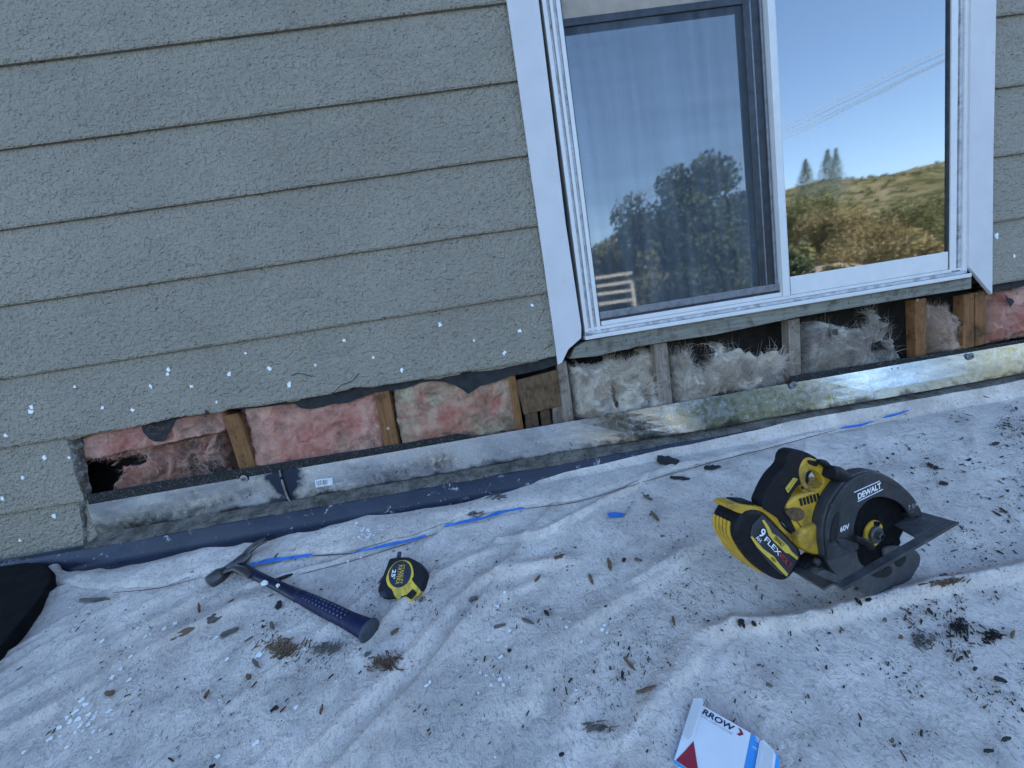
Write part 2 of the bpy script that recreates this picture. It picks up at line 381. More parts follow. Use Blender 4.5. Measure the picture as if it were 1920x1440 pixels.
LEAF = simple('leaf_dark', (.07, .095, .04), .7, 0, .5, 1.2)
LEAFB = simple('leaf_olive', (.18, .18, .07), .7, 0, .3, 1.2)
LEAFG = simple('leaf_gold', (.30, .24, .11), .8, 0, .25, 1.0)
LEAFC = simple('needle', (.17, .22, .17), .7, 0, .4, 1)
BARK = simple('bark', (.09, .07, .05), .9, 0, .3, 5, 12, .02)
def leaves(centers, per, size, seed, spread):
    g = np.random.default_rng(seed); C_ = np.repeat(np.array(centers, float), per, 0); N = len(C_)
    d = g.normal(size=(N, 3)); d /= np.linalg.norm(d, axis=1)[:, None]
    P = C_[:, :3]+d*(C_[:, 3:4]*spread*(g.random((N, 1))**.45))
    a = g.normal(size=(N, 3)); a /= np.linalg.norm(a, axis=1)[:, None]; b = np.cross(a, g.normal(size=(N, 3))); b /= np.linalg.norm(b, axis=1)[:, None]
    s = size*(.6+.8*g.random((N, 1)))
    V = np.stack([P-a*s-b*s*.4, P+a*s*.2-b*s*.7, P+a*s+b*s*.3, P-a*s*.1+b*s*.8], 1).reshape(-1, 3)
    return V, np.arange(4*N).reshape(-1, 4)
def tree(px_top, L, width, label, leafm, seed, nb=26, per=220, size=.14, zb=-6.0):
    top = refl(px_top, L); x, y, zt = top; g = random.Random(seed)
    t = thing('broadleaf_tree', label, 'tree', (x, y, zb), 'broadleaf trees behind the photographer')
    H = zt-zb; cs = []
    for i in range(nb):
        u = g.random(); zz = zb+H*(.16+.78*u); rr = width*.5*math.sin(math.pi*(.12+.80*u))**.6*(.35+.65*g.random()); a = g.random()*6.28
        cs.append((x+rr*math.cos(a), y+rr*math.sin(a), zz, width*(.10+.10*g.random())))
    cs.append((x, y, zt-width*.12, width*.13))
    V, F = leaves(cs, per, size, seed, 1.0); link('crown', V, F, leafm, t)
    P = [(x, y, zb), (x+.1, y, zb+H*.3), (x-.1, y+.1, zb+H*.75)]
    tube('trunk', P, [width*.045, width*.035, width*.012], BARK, t, 10)
    for c_ in cs[:7]: tube('limb', [(x, y, zb+H*.3), ((x+c_[0])/2, (y+c_[1])/2, (zb+H*.3+c_[2])/2+.2), c_[:3]], [width*.02, width*.014, width*.005], BARK, t, 7)
    return t
def conifer(px_top, L, hgt, wid, label, seed):
    p = refl(px_top, L); g = random.Random(seed); zb = p.z-hgt
    t = thing('conifer', label, 'tree', (p.x, p.y, zb), 'conifers on the skyline'); cs = []
    for k in range(22):
        f_ = k/21; zz = zb+hgt*(.12+.86*f_); rr = wid*.5*(1-f_)**.8
        for j in range(8):
            a = j*.785+k*.4+g.random()*.3
            for q in (.35, .65, .95): cs.append((p.x+rr*q*math.cos(a), p.y+rr*q*math.sin(a), zz+.3*q, .28+.25*(1-f_)))
    V, F = leaves(cs, 5, .12, seed, 1.1); link('crown', V, F, LEAFC, t)
    tube('trunk', [(p.x, p.y, zb-6), (p.x, p.y, zb+hgt*.97)], [.35, .05], BARK, t, 8)
tree((1262, 312), 13, 5.6, 'tall dark broadleaf tree reflected in the screened pane', LEAF, 1, 60, 700, .075)
tree((1385, 362), 15, 4.6, 'lower dark tree beside the tallest tree, reflected near the middle stile', LEAF, 2, 50, 600, .085)
tree((1150, 440), 17, 4.4, 'rounded olive shrub tree reflected low at the left of the screened pane', LEAFB, 3, 40, 500, .08)
tree((1300, 440), 10, 3.6, 'dense dark tree filling the bottom of the screened reflection', LEAF, 8, 50, 600, .07)
tree((1210, 470), 11, 3.0, 'small olive tree behind the pale slats', LEAFB, 9, 36, 500, .06)
tree((1500, 372), 34, 9, 'bushy olive tree reflected at the left of the clear pane', LEAFB, 4, 50, 1100, .08)
tree((1570, 400), 30, 9, 'golden brown bushy tree in the centre of the clear pane reflection', LEAFG, 5, 60, 1300, .07)
tree((1670, 395), 32, 10, 'large olive tree reflected right of centre in the clear pane', LEAFB, 6, 60, 1300, .07)
tree((1750, 372), 38, 9, 'olive tree reflected at the right of the clear pane', LEAFB, 7, 50, 1100, .08)
tree((1500, 462), 20, 4.6, 'yellow green bush low in the clear pane reflection', LEAFB, 10, 36, 500, .09)
tree((1690, 455), 22, 6.0, 'low green and gold bush reflected by the lower right corner of the pane', LEAFG, 11, 40, 500, .09)
conifer((1508, 302), 75, 9, 5.6, 'shorter pointed conifer reflected left of the pair', 21)
conifer((1549, 284), 80, 12, 5.4, 'tallest pointed conifer of the reflected skyline', 22)
conifer((1566, 281), 92, 12, 5.2, 'pointed conifer just right of the tallest one', 23)
# scrub
g = np.random.default_rng(5); cs = []
for i in range(1100):
    x = g.uniform(-60, 620); y = -g.uniform(45, 330); z = float(hillf(np.array([x]), np.array([y]))[0]); s = g.uniform(.6, 2.0); cs.append((x, y, z+s*.4, s))
V, F = leaves(cs, 40, .5, 6, .9); tag(link('hillside_scrub', V, F, LEAFB, org=(200, -200, 0)), 'dark scrub scattered over the dry hillside in the reflection', 'scrub', None, 'stuff')
# power lines
WIRE = simple('wire', (.95, .93, .9), .5, 0, .1, 5)
for k, (a, b, lab) in enumerate([((1462, 240), (1778, 86), 'topmost overhead wire in the reflection'), ((1464, 247), (1778, 96), 'second overhead wire from the top in the reflection'), ((1466, 253), (1778, 108), 'third overhead wire, close above the lowest one'), ((1468, 259), (1778, 111), 'lowest of the four reflected overhead wires')]):
    A = refl(a, 22); B = refl(b, 16); d = B-A; A = A-d*1.6; B = B+d*1.6
    P = [A.lerp(B, i/20)-Vector((0, 0, 1))*(.35*(1-((i-10)/10)**2)-.30) for i in range(21)]
    tag(tube('power_line', P, [.020]*21, WIRE, None, 6), lab, 'power line', 'power lines crossing the sky')
# neighbour's pale slatted rail
SLATM = simple('pale_slats', (.62, .58, .50), .7, 0, .1, 5)
t = thing('slatted_railing', 'pale slatted railing reflected at the lower left of the screened pane', 'railing', refl((1140, 600), 7))
for py in (530, 546, 562, 580):
    a = refl((1090, py-4), 7); b = refl((1188, py+2), 7)
    box('slat', a.x, b.x, a.y, a.y+.03, a.z-.035, a.z+.035, SLATM, t)
for q in (1092, 1186):
    a = refl((q, 530), 7); box('post', a.x-.04, a.x+.04, a.y-.05, a.y-.002, -6, a.z+.02, SLATM, t)
# neighbour's gable roof low in the clear pane
p = refl((1570, 492), 26); GR = simple('house_roof_tan', (.40, .33, .25), .8, 0, .2, 3); GW = simple('house_wall_tan', (.45, .40, .33), .8)
t = thing('neighbour_house', 'tan gabled house reflected at the bottom of the clear pane', 'house', (p.x, p.y, -6))
v = [(p.x-3, p.y, p.z-.7), (p.x+3, p.y, p.z-.7), (p.x, p.y, p.z), (p.x-3, p.y-6, p.z-.7), (p.x+3, p.y-6, p.z-.7), (p.x, p.y-6, p.z)]
link('roof', v, [(0, 1, 2), (3, 5, 4), (0, 2, 5, 3), (1, 4, 5, 2), (0, 3, 4, 1)], GR, t)
box('wall', p.x-2.7, p.x+2.7, p.y-5.7, p.y-.3, -6, p.z-.71, GW, t)

# roof deck
ROOFM = simple('roof_surface', (.05, .05, .055), .9, 0, .4, 200, 400, .002)
v = []
for y in (-3.0, WALL+.02):
    for x in (-7, 8): v += [(x, y, roofz(y)-.012), (x, y, roofz(y)-.16)]
tag(link('roof_deck', v, [(0, 2, 6, 4), (1, 5, 7, 3), (0, 1, 3, 2), (4, 6, 7, 5), (0, 4, 5, 1), (2, 3, 7, 6)], ROOFM, org=(0, 0, roofz(0))), None, None, None, 'structure')
box_l = box('lower_storey', -6.8, 7.8, -2.7, 5.5, -6, roofz(-2.7)-.17, GW)
tag(box_l, 'tan lower storey under the roof deck', 'building')

# ------------------------------------------------------------------ the house wall
EXP = .17841; Z0 = .96055
XL = at_y((1043, 650), WALL).x
wall = thing('house_wall', 'grey green lap sided house wall opened up along its foot, studs and insulation showing', 'wall', (0, WALL, -.43))
cut_px = [(-60, 1066), (0, 1057), (80, 1043), (158, 1029), (157, 1000), (152, 960), (150, 925), (141, 880), (130, 826), (160, 817), (215, 806), (270, 797), (300, 788), (345, 781), (372, 780), (383, 776), (408, 775), (425, 768), (448, 765), (500, 760), (560, 752), (600, 742), (628, 735), (660, 727), (700, 725), (760, 716), (820, 711), (870, 700), (940, 692), (985, 682), (1040, 668), (1070, 662)]
cutp = [at_y(p, WALL) for p in cut_px]
cxs = np.array([p.x for p in cutp]); czs = np.array([p.z for p in cutp])
xv = at_y((145, 900)).x      # the near-vertical cut
def zcut(x):
    if x < xv: i = 3; return float(np.interp(x, cxs[:4], czs[:4]))
    return float(np.interp(x, cxs[8:], czs[8:])) + .004*(fbm(x*30, 0, 3, 3)-.45)*2
def siding(name, x0, x1, zf, ztop, step=.006):
    V = []; F = []
    nlap = int((Z0-zf(min(x1, x0+.01)) )/EXP)+2
    xs = list(np.arange(x0, x1, step))+[x1]
    if x0 < xv < x1: xs = sorted(xs+[xv-1e-4, xv+1e-4])
    k0 = -int((ztop-Z0)/EXP)-1
    for k in range(k0, 12):
        zt = Z0-k*EXP; zb = zt-EXP
        prev = None
        for x in xs:
            wob = .0016*(float(fbm(x*6, k*3.3, 9, 3))-.5)*2
            zc = zf(x); top = zt+wob*0+.004; bot = max(zb+wob, zc)
            if bot > zt-.003: prev = None; continue
            def yy(z): return WALL+.0080*(z-zb)/EXP
            i = len(V)
            zm = bot+.0045
            V += [(x, yy(top)+.001, top), (x, yy(zm), zm), (x, yy(zm)+.002, bot), (x, WALL+.0105, bot+.0005)]
            if prev is not None:
                for q in range(3): F.append((prev+q, prev+q+1, i+q+1, i+q))
            prev = i
            if prev is not None and abs(x-xs[-1]) < 1e-6: pass
    o = link(name, V, F, SIDING, wall)
    return o
siding('siding', -5.5, XL+.02, zcut, 3.0)
XR = at_y((1862, 400)).x
zr = at_y((1862, 534)).z
siding('siding', XR-.035, 6.0, lambda x: zr+.003*(float(fbm(x*25, 1, 4, 3))-.5)+(.0 if x < 1.76 else -.19), 3.0)
# cut edges: broken rim of the thick siding along the vertical cut
pv = [at_y(p, WALL-.001) for p in cut_px[3:9]]
V = []; F = []
for i, p in enumerate(smooth_open(pv, 6)):
    j = .003*(float(vn(i*.9, 3, 2))-.5); V += [(p.x-.007+j, WALL+.003, p.z), (p.x+.003+j*2, WALL+.001, p.z), (p.x+.008-j*2, WALL+.022, p.z)]
    if i: F += [(3*i-3, 3*i, 3*i+1, 3*i-2), (3*i-2, 3*i+1, 3*i+2, 3*i-1)]
link('broken_edge', V, F, simple('torn_board', (.10, .085, .07), .95, 0, .5, 90, 200, .003, (.32, .33, .31), 60), wall, True)
# small curled paint sliver hanging from the lower edge
P = [at_y((384, 768), WALL-.002), at_y((387, 770), WALL-.006), at_y((388, 783), WALL-.004), at_y((384, 782), WALL-.002)]
prism('curled_sliver', P, (0, -1, 0), .001, FELT, wall)
# upper wall over the window and gable part
box('siding', XL+.021, XR-.036, WALL+.003, WALL+.05, 1.14, 3.0, SIDING, wall)
box('sheathing', -5.5, XL-.0, WALL+.0185, WALL+.03, -.10, 3.0, PLY, wall)
box('sheathing', XR-.03, 6.0, WALL+.0185, WALL+.03, -.10, 3.0, PLY, wall)
box('sheathing', -5.5, at_y((120, 900)).x, WALL+.0185, WALL+.03, -.45, -.1005, PLY, wall)
YB = WALL+.115
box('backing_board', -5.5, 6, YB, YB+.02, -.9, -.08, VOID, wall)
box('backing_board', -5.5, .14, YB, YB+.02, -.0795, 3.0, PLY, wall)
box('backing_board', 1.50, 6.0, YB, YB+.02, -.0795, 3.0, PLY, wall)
box('floor_plate', -5.5, 6, WALL+.012, YB-.001, -.42, -.318, WOOD_DK, wall)
# roof and body of the house so that its shade is real
HB = simple('house_body', (.25, .25, .22), .8)
box('eave', -6, 6.5, WALL-.35, 6.5, 3.001, 3.12, HB, wall)
box('rear_wall', -5.5, 6, 5.5, 5.6, -1, 3.0, HB, wall)
box('end_wall', -5.6, -5.5, WALL+.05, 5.5, -1, 3.0, HB, wall)
box('end_wall', 6.0, 6.1, WALL+.05, 5.5, -1, 3.0, HB, wall)
box('inner_floor', -5.5, 6, YB+.021, 5.5, -.30, -.20, ROOM, wall)

# filler spots on the siding
spots = [(136, 726), (280, 725), (311, 693), (311, 702), (357, 725), (428, 701), (457, 663), (504, 691), (541, 721), (590, 685), (644, 638), (699, 671), (753, 694), (824, 608), (889, 638), (946, 661), (975, 620), (998, 573), (56, 764), (56, 773), (190, 765), (248, 770), (405, 755), (9, 818), (78, 859), (126, 859), (40, 897), (97, 971), (34, 1015), (2, 936), (1874, 442), (1905, 480)]
for i, px in enumerate(spots):
    g_ = random.Random(i*3+1); p = at_y(px, WALL-.0005); P = []
    k_ = (p.z-(Z0-12*EXP)) % EXP/EXP
    yo = WALL+.0080*k_-.0012
    for j in range(11):
        a = j*6.283/11; r = .0052*(.45+.9*g_.random())*(.7+.6*((i*37 % 11)/11))
        P.append((p.x+r*math.cos(a), yo, p.z+r*math.sin(a)*(1.0+.3*g_.random())))
    prism('filler_spot', P, (0, -1, 0), .003, PAINTW, wall, .0006)
# hairline cracks
CRK = simple('crack', (.03, .03, .028), .9)
for L in ([(620, 742), (640, 722), (660, 715), (672, 700)], [(585, 706), (560, 700), (545, 704)], [(1020, 655), (1035, 645)]):
    P = [at_y(p, WALL+.0005) for p in L]; tube('crack', smooth_open(P, 4), [.0009]*(4*(len(P)-1)+1), CRK, wall, 5)

# studs
def stud(px4, m, y=WALL+.016, d=.030, name='stud'):
    P = [at_y(p, y) for p in px4]; o = prism(name, P, (0, -1, 0), d, m, wall, .002); return o
S = [([(417, 780), (447, 774), (482, 884), (452, 890)], WOOD_OR), ([(699, 728), (727, 722), (749, 838), (721, 842)], WOOD_OR),
     ([(951, 700), (965, 697), (983, 810), (969, 812)], WOOD_OR),
     ([(1044, 680), (1062, 676), (1077, 790), (1058, 795)], WOOD_GR), ([(1226, 645), (1251, 641), (1262, 760), (1237, 765)], WOOD_GR),
     ([(1478, 600), (1500, 596), (1503, 706), (1482, 712)], WOOD_GR), ([(1716, 562), (1737, 558), (1738, 665), (1719, 672)], WOOD_OR),
     ([(1808, 553), (1827, 549), (1828, 650), (1806, 655)], WOOD_OR), ([(1829, 549), (1850, 545), (1849, 645), (1830, 650)], WOOD_OR)]
studs = [stud(a, b) for a, b in S]
stud([(966, 714), (1046, 693), (1060, 760), (982, 778)], KRAFT, WALL+.019, .02, 'kraft_sheet')
stud([(984, 771), (1007, 768), (1012, 806), (986, 809)], WOOD_DK, WALL+.024, .05, 'blocking')
stud([(1012, 768), (1030, 764), (1036, 800), (1016, 804)], WOOD_DK, WALL+.030, .04, 'blocking')
stud([(1036, 764), (1056, 760), (1060, 794), (1038, 798)], WOOD_GR, WALL+.024, .05, 'blocking')
# rough sill under the window
P = [at_y(p, WALL-.004) for p in [(1068, 673), (1078, 651), (1098, 640), (1400, 584), (1700, 530), (1822, 512), (1822, 541), (1700, 560), (1500, 594), (1340, 628), (1250, 641), (1190, 651), (1180, 655), (1165, 657), (1120, 668)]]
prism('rough_sill', P, (0, -1, 0), .09, WOOD_H, wall, .002)
STEEL = simple('fastener_steel', (.35, .35, .36), .35, .9, .2, 100)
for px, s_ in [((1239, 653), 3), ((1719, 563), 3), ((728, 803), 1), ((1239, 715), 2), ((1249, 716), 2)]:
    p = at_y(px, WALL+.0155); disc('nail_head', (p.x, p.y-.002, p.z), (0, -1, 0), .0045, .003, STEEL, wall, 12)
# building paper, torn
def felt(px, y, sm=3):
    P = [at_y(p, y) for p in px]; o = prism('building_paper', P, (0, -1, 0), .0012, FELT, wall); return o
felt([(440, 755), (1046, 640), (1046, 683), (1020, 692), (985, 700), (955, 706), (930, 716), (900, 724), (878, 739), (868, 731), (850, 721), (832, 716), (812, 714), (790, 717), (760, 728), (726, 733), (700, 737), (680, 744), (650, 756), (625, 757), (600, 764), (585, 767), (565, 766), (552, 757), (520, 760), (480, 765), (445, 768)], WALL+.0155)
felt([(262, 785), (332, 775), (328, 790), (320, 803), (312, 818), (306, 828), (290, 828), (280, 823), (268, 810)], WALL+.0155)
felt([(1862, 515), (1925, 503), (1925, 535), (1905, 540), (1880, 542), (1862, 548)], WALL+.0155)
felt([(1884, 552), (1890, 558), (1898, 560), (1902, 566), (1895, 576), (1890, 566)], WALL+.010)

# insulation
def batt(c4, m, seed, label, y=WALL+.03, bul=.03, fold=.022, strands=1300, holes=(), gaps=(), slen=.02, wisp=1., flow=0., edge=.12, rg=.38, smat=None, rough_e=.35):
    TL, TR, BR, BL = [at_y(p, y) for p in c4]; nu = 110; nv = 60
    U, W_ = np.meshgrid(np.linspace(0, 1, nu), np.linspace(0, 1, nv))
    A = np.array
    P = (A(TL)[None, None]*(1-U)[..., None]+A(TR)[None, None]*U[..., None])*(1-W_)[..., None]+(A(BL)[None, None]*(1-U)[..., None]+A(BR)[None, None]*U[..., None])*W_[..., None]
    X = P[..., 0]; Z = P[..., 2]
    e = np.minimum(np.minimum(U, 1-U)/edge*(TR-TL).length/.18, np.minimum(W_, 1-W_)/(edge*1.4)*1.2); e = np.clip(e+(fbm(X*40, Z*40, seed+5)-.5)*.5, 0, 1)
    pil = np.sqrt(1-(1-e)**2)
    wx = X*14+2.2*fbm(X*12, Z*12, seed); wz = Z*14+2.2*fbm(X*12, Z*12, seed+9)
    n1 = fbm(wx, wz, seed+2, 3); ridged = 1-np.abs(2*fbm(wx*1.6, wz*1.6, seed+4, 3)-.95)*2.2
    n2 = fbm(X*70, Z*70, seed+3, 3)
    Y = y+.045*(1-pil)-bul*pil*.35-fold*(n1-.45)*1.4-fold*rg*ridged*pil-.007*(n2-.5)
    for hx, hz, hr, hd in holes:
        q = at_y((hx, hz), y); dd = np.sqrt((X-q.x)**2+((Z-q.z)*1.25)**2)/hr+ (n2-.5)*.5; Y += hd*np.clip(1.25-dd, 0, 1)**.7
    Y = np.clip(Y, WALL+.0185, YB-.004)
    KEEP = np.ones(X.shape, bool)
    for hx, hz, ra, rb in gaps:
        q = at_y((hx, hz), y); dd = np.sqrt(((X-q.x)/ra)**2+((Z-q.z)/rb)**2)+(fbm(X*38, Z*38, seed+40, 3)-.45)*1.5
        Y += .03*np.clip(1.5-dd, 0, 1); KEEP &= dd > 1
    Y = np.clip(Y, WALL+.0185, YB-.004)
    X = X+(fbm(X*60, Z*60, seed+7)-.5)*.016*rough_e*2; Z = Z+(fbm(X*60, Z*60, seed+8)-.5)*.016*rough_e*2
    V = np.stack([X.ravel(), Y.ravel(), Z.ravel()], 1)
    i = (np.arange(nu-1)[None, :]+nu*np.arange(nv-1)[:, None]).ravel(); F = np.stack([i, i+nu, i+nu+1, i+1], 1); KF = KEEP.ravel(); F = F[KF[F].all(1)].tolist()
    nb0 = len(V); back = V[[0, nu-1, nu*nv-1, nu*(nv-1)]].copy(); back[:, 1] = YB-.002
    org = (float(V[:, 0].mean()), float(y+.03), float(V[:, 2].min()))
    o = link('insulation_batt', V, F, m, None, True, org); tag(o, label, 'insulation', 'fibreglass insulation between the studs')
    g_ = np.random.default_rng(seed); NS = int(strands*1.5)
    q = g_.choice(np.nonzero(KF)[0], NS); p = V[q]+0
    fl = 6.2832*(fbm(p[:, 0]*13, p[:, 2]*13, seed+60, 2)*1.6+flow); L_ = slen*(.4+1.1*g_.random(NS)); fl += g_.normal(size=NS)*.35
    wild = g_.random(NS) < .10; fl[wild] = g_.random(wild.sum())*6.28
    d = np.stack([np.cos(fl), -.10-.5*wisp*g_.random(NS)**3, np.sin(fl)], 1); cur = g_.normal(size=(NS, 3))*.5; cur[:, 1] *= .3
    wd = (.00018+.00035*g_.random(NS)**2)[:, None]; SV = np.zeros((NS, 7, 2, 3)); p[:, 1] -= .0006
    for s_ in range(7):
        d /= np.linalg.norm(d, axis=1)[:, None]; sd = np.stack([-d[:, 2], d[:, 1]*0+.3, d[:, 0]], 1)
        ww = wd*(1-s_/7.2); SV[:, s_, 0] = p-sd*ww; SV[:, s_, 1] = p+sd*ww
        p = p+d*(L_/6)[:, None]; d = d+cur*.28; p[:, 1] = np.maximum(p[:, 1], WALL+.014)
    b = (np.arange(NS)*14)[:, None]+2*np.arange(6)[None, :]; b = b.ravel(); SF = np.stack([b, b+1, b+3, b+2], 1)
    z = link('fibre_fuzz', SV.reshape(-1, 3), SF, smat or m, o); z.data.materials.append(F_LT); z.data.materials.append(F_DK)
    mi = np.repeat(g_.choice([0, 1, 2], NS, p=[.70, .15, .15]), 6).astype(np.int32); z.data.polygons.foreach_set('material_index', mi)
    return o
batt([(150, 812), (424, 768), (428, 808), (158, 864)], INS_P, 11, 'long pink insulation roll just under the siding at the far left', bul=.01, fold=.014, edge=.05, y=WALL+.030, strands=900)
batt([(188, 846), (428, 802), (446, 890), (192, 938)], INS_PD, 12, 'sooty crumpled pink insulation lump in the far left bay', bul=.03, fold=.05, y=WALL+.066, gaps=[(200, 895, .05, .06), (250, 860, .05, .014), (330, 905, .03, .010)])
batt([(448, 748), (714, 706), (728, 844), (484, 890)], INS_P, 13, 'clean bright pink insulation between the two orange studs', bul=.015, fold=.020, edge=.08, y=WALL+.036, strands=2600, slen=.013)
batt([(728, 706), (960, 674), (976, 812), (752, 846)], INS_M, 14, 'pink insulation fading to grey at its right, beside the kraft paper', bul=.015, fold=.020, edge=.08, y=WALL+.036, strands=2600, slen=.013)
batt([(1066, 680), (1230, 652), (1236, 762), (1078, 792)], INS_T, 15, 'cream insulation in upright folds below the left end of the sill', flow=.25, bul=.03, fold=.06, slen=.03, strands=2600, edge=.1, y=WALL+.055, gaps=[(1180, 664, .035, .018), (1228, 700, .016, .06), (1110, 672, .05, .016), (1150, 740, .008, .03)])
batt([(1254, 656), (1482, 618), (1488, 712), (1264, 762)], INS_T, 16, 'cream insulation with a dark hole torn in its upper left', bul=.03, fold=.055, slen=.042, strands=4200, wisp=1.0, y=WALL+.055, gaps=[(1312, 668, .045, .036), (1420, 634, .12, .040), (1470, 650, .03, .07), (1275, 655, .03, .015)])
batt([(1502, 608), (1690, 575), (1692, 676), (1506, 712)], INS_TD, 17, 'wispy grey insulation beside the empty dark gap', bul=.03, fold=.055, slen=.042, strands=4000, wisp=1.0, y=WALL+.055, gaps=[(1600, 596, .08, .034), (1680, 615, .045, .09), (1545, 625, .03, .02), (1640, 650, .02, .015)])
batt([(1739, 570), (1796, 575), (1800, 652), (1739, 668)], INS_PE, 18, 'small peach coloured insulation lump between two orange studs', bul=.035, fold=.05, slen=.022, y=WALL+.052, gaps=[(1790, 580, .035, .03)])
batt([(1850, 545), (1990, 520), (1990, 626), (1850, 645)], INS_P, 19, 'pink insulation right of the window under the siding', bul=.03, fold=.05, y=WALL+.045)

# asphalt strips over the flashing
def strip(name, top, bot, y, m, par, d=.004, bev=0): return band(name, [at_y(p, y) for p in top], [at_y(p, y) for p in bot], (0, -1, 0), d, m, par, bev, False, 30)
strip('asphalt_strip', [(165, 928), (300, 903), (452, 880), (600, 856), (750, 833), (872, 811), (880, 815)], [(168, 952), (300, 929), (452, 904), (600, 878), (750, 853), (872, 830), (882, 828)], WALL-.003, ASPH, wall)
strip('asphalt_strip', [(1482, 706), (1560, 694), (1690, 673), (1760, 663), (1830, 652), (1990, 624)], [(1484, 726), (1560, 712), (1690, 690), (1760, 680), (1830, 668), (1990, 640)], WALL-.002, ASPH, wall)

# ------------------------------------------------------------------ flashing and curb
fla = thing('metal_flashing', 'galvanised steel flashing strip running along the foot of the wall', 'flashing', (0, WALL-.01, -.40))
def flash(x0, x1, y, nm='flashing_strip', dz=0):
    V = []; F = []; n = 120
    prof = [(0, 0), (0, .2), (0, .45), (0, .7), (0, .9), (0, 1)]
    for i in range(n):
        x = x0+(x1-x0)*i/(n-1); tq = min(1, max(0, (x-.12)/.55)); tl = -.0005+(.0235+.012*(float(fbm(x*2.6, 1, 15, 3))-.5))*tq*tq*(3-2*tq)
        wv = .0022*(float(fbm(x*3.1, 0, 5, 3))-.45)
        for (_, k) in prof: V.append((x, y-tl*k+wv*k*1.2+.0006*(float(vn(x*6, k*3, 8))-.5), -.2985-.0865*k+dz+.0012*(float(vn(x*4, 2, 8))-.5)*(1-k)))
    L = len(prof)
    for i in range(n-1):
        for k in range(L-1): F.append((i*L+k, i*L+k+1, (i+1)*L+k+1, (i+1)*L+k))
    o = link(nm, V, F, GALV, fla, False); q = o.modifiers.new('s', 'SOLIDIFY'); q.thickness = .0012; q.offset = -1; return o
xs0 = at_y((172, 960)).x; xj = at_y((526, 910)).x
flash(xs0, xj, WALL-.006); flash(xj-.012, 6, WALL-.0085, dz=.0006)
for px in [(457, 898), (1488, 722), (1820, 668)]:
    p = at_y(px, WALL-.0095-.006*(px[0] > 1000)); w_ = disc('washer_screw', (p.x, p.y-.001, p.z), (0, -1, 0), .0105, .002, STEEL, fla, 28, 0, .0005)
    disc('washer_screw', (p.x, p.y-.0035, p.z), (0, -1, 0), .0065, .003, ALUGR, fla, 20, 0, .0006); disc('washer_screw', (p.x, p.y-.005, p.z), (0, -1, 0), .003, .002, ALUDK, fla, 8)
for px in [(463, 932), (1072, 835), (1072, 846), (743, 886), (1684, 690), (1836, 696)]:
    p = at_y(px, WALL-.0125-.008*(px[0] > 1000)); disc('nail_hole', (p.x, p.y, p.z), (0, -1, 0), .0022, .001, ALUDK, fla, 10)
# tar smear at the seam
TAR = simple('tar', (.008, .010, .018), .35, 0, .4, 40, 60, .003)
def blob(px, y, m, par, name, th=.001, jit=3, seed=1):
    g_ = random.Random(seed); P = [at_y((p[0]+g_.uniform(-jit, jit)*.5, p[1]+g_.uniform(-jit, jit)*.5), y) for p in px]
    return prism(name, P, (0, -1, 0), th, m, par, 0, 2, 4)
SEAL = simple('seam_sealant', (.22, .20, .16), .6, 0, .4, 80, 200, .002)
tube('sealant_bead', smooth_open([at_y(p, WALL-.012) for p in [(524, 882), (530, 905), (538, 930), (545, 943), (542, 952)]], 4), [.0022+.0016*rnd.random() for _ in range(17)], SEAL, fla, 8)
# barcode sticker
P = [at_y(p, WALL-.0108) for p in [(590, 900), (623, 895), (624, 909), (592, 914)]]; stk = prism('sticker', P, (0, -1, 0), .0003, simple('sticker', (.62, .64, .68), .5), fla)
for i in range(9):
    a = P[0].lerp(P[1], .1+.07*i+.01*(i % 3)); b = P[3].lerp(P[2], .1+.07*i+.01*(i % 3)); ww = Vector((.0009+.0005*(i % 2), 0, 0))
    prism('bar', [a.lerp(b, .15), a.lerp(b, .15)+ww, a.lerp(b, .8)+ww, a.lerp(b, .8)], (0, -1, 0), .0002, ALUDK, stk).location = (0, -.0005, 0)

curb = thing('roof_curb', 'navy black membrane curb under the galvanised flashing', 'curb', (0, WALL-.05, -.45))
def sweep(name, prof, m, x0, x1, par, n=160, amp=.003, seed=3):
    V = []; F = []; L = len(prof)
    for i in range(n):
        x = x0+(x1-x0)*i/(n-1)
        for k, (y, z) in enumerate(prof): V.append((x, y+amp*(float(fbm(x*9, k*2.7, seed, 4))-.5), z+amp*(float(fbm(x*9, k*3.7+9, seed, 4))-.5)))
    for i in range(n-1):
        for k in range(L-1): F.append((i*L+k, i*L+k+1, (i+1)*L+k+1, (i+1)*L+k))
    return link(name, V, F, m, par, True)
sweep('dirt_ledge', [(WALL-.004, -.3855), (WALL-.022, -.391), (WALL-.036, -.394), (WALL-.048, -.397), (WALL-.052, -.402)], DIRT, xs0+.004, 6, curb, 320, .007)
sweep('membrane_face', [(WALL-.030, -.4005), (WALL-.050, -.4008), (WALL-.0535, -.404), (WALL-.064, -.438), (WALL-.070, -.447), (WALL-.14, roofz(WALL-.14)-.004)], CURB, -5, 6, curb)
sweep('membrane_face', [(WALL+.02, -.415), (WALL-.004, -.424), (WALL-.030, -.430), (WALL-.052, -.434)], CURB, -5, xs0+.02, curb, 80)

# ------------------------------------------------------------------ window
win = wall
def wr(name, pa, pb, y, d, m, bev=.0012, par=None):
    """upright bar: pa/pb = pixel on its left / right edge"""
    pass
wi = bpy.data.objects.new('window', None); COL.objects.link(wi); wi.parent = wall; wi.location = Vector((.84, WALL-.01, -.08))-ORG[wall.name]; ORG[wi.name] = Vector((.84, WALL-.01, -.08))
def vb(name, xl, xr, z0, z1, y, d, m, bev=.0012): return box(name, xl, xr, y, y+d, z0, z1, m, wi, bev)
ZT = 1.10
X = lambda px, y: at_y(px, y).x
Zp = lambda px, y: at_y(px, y).z
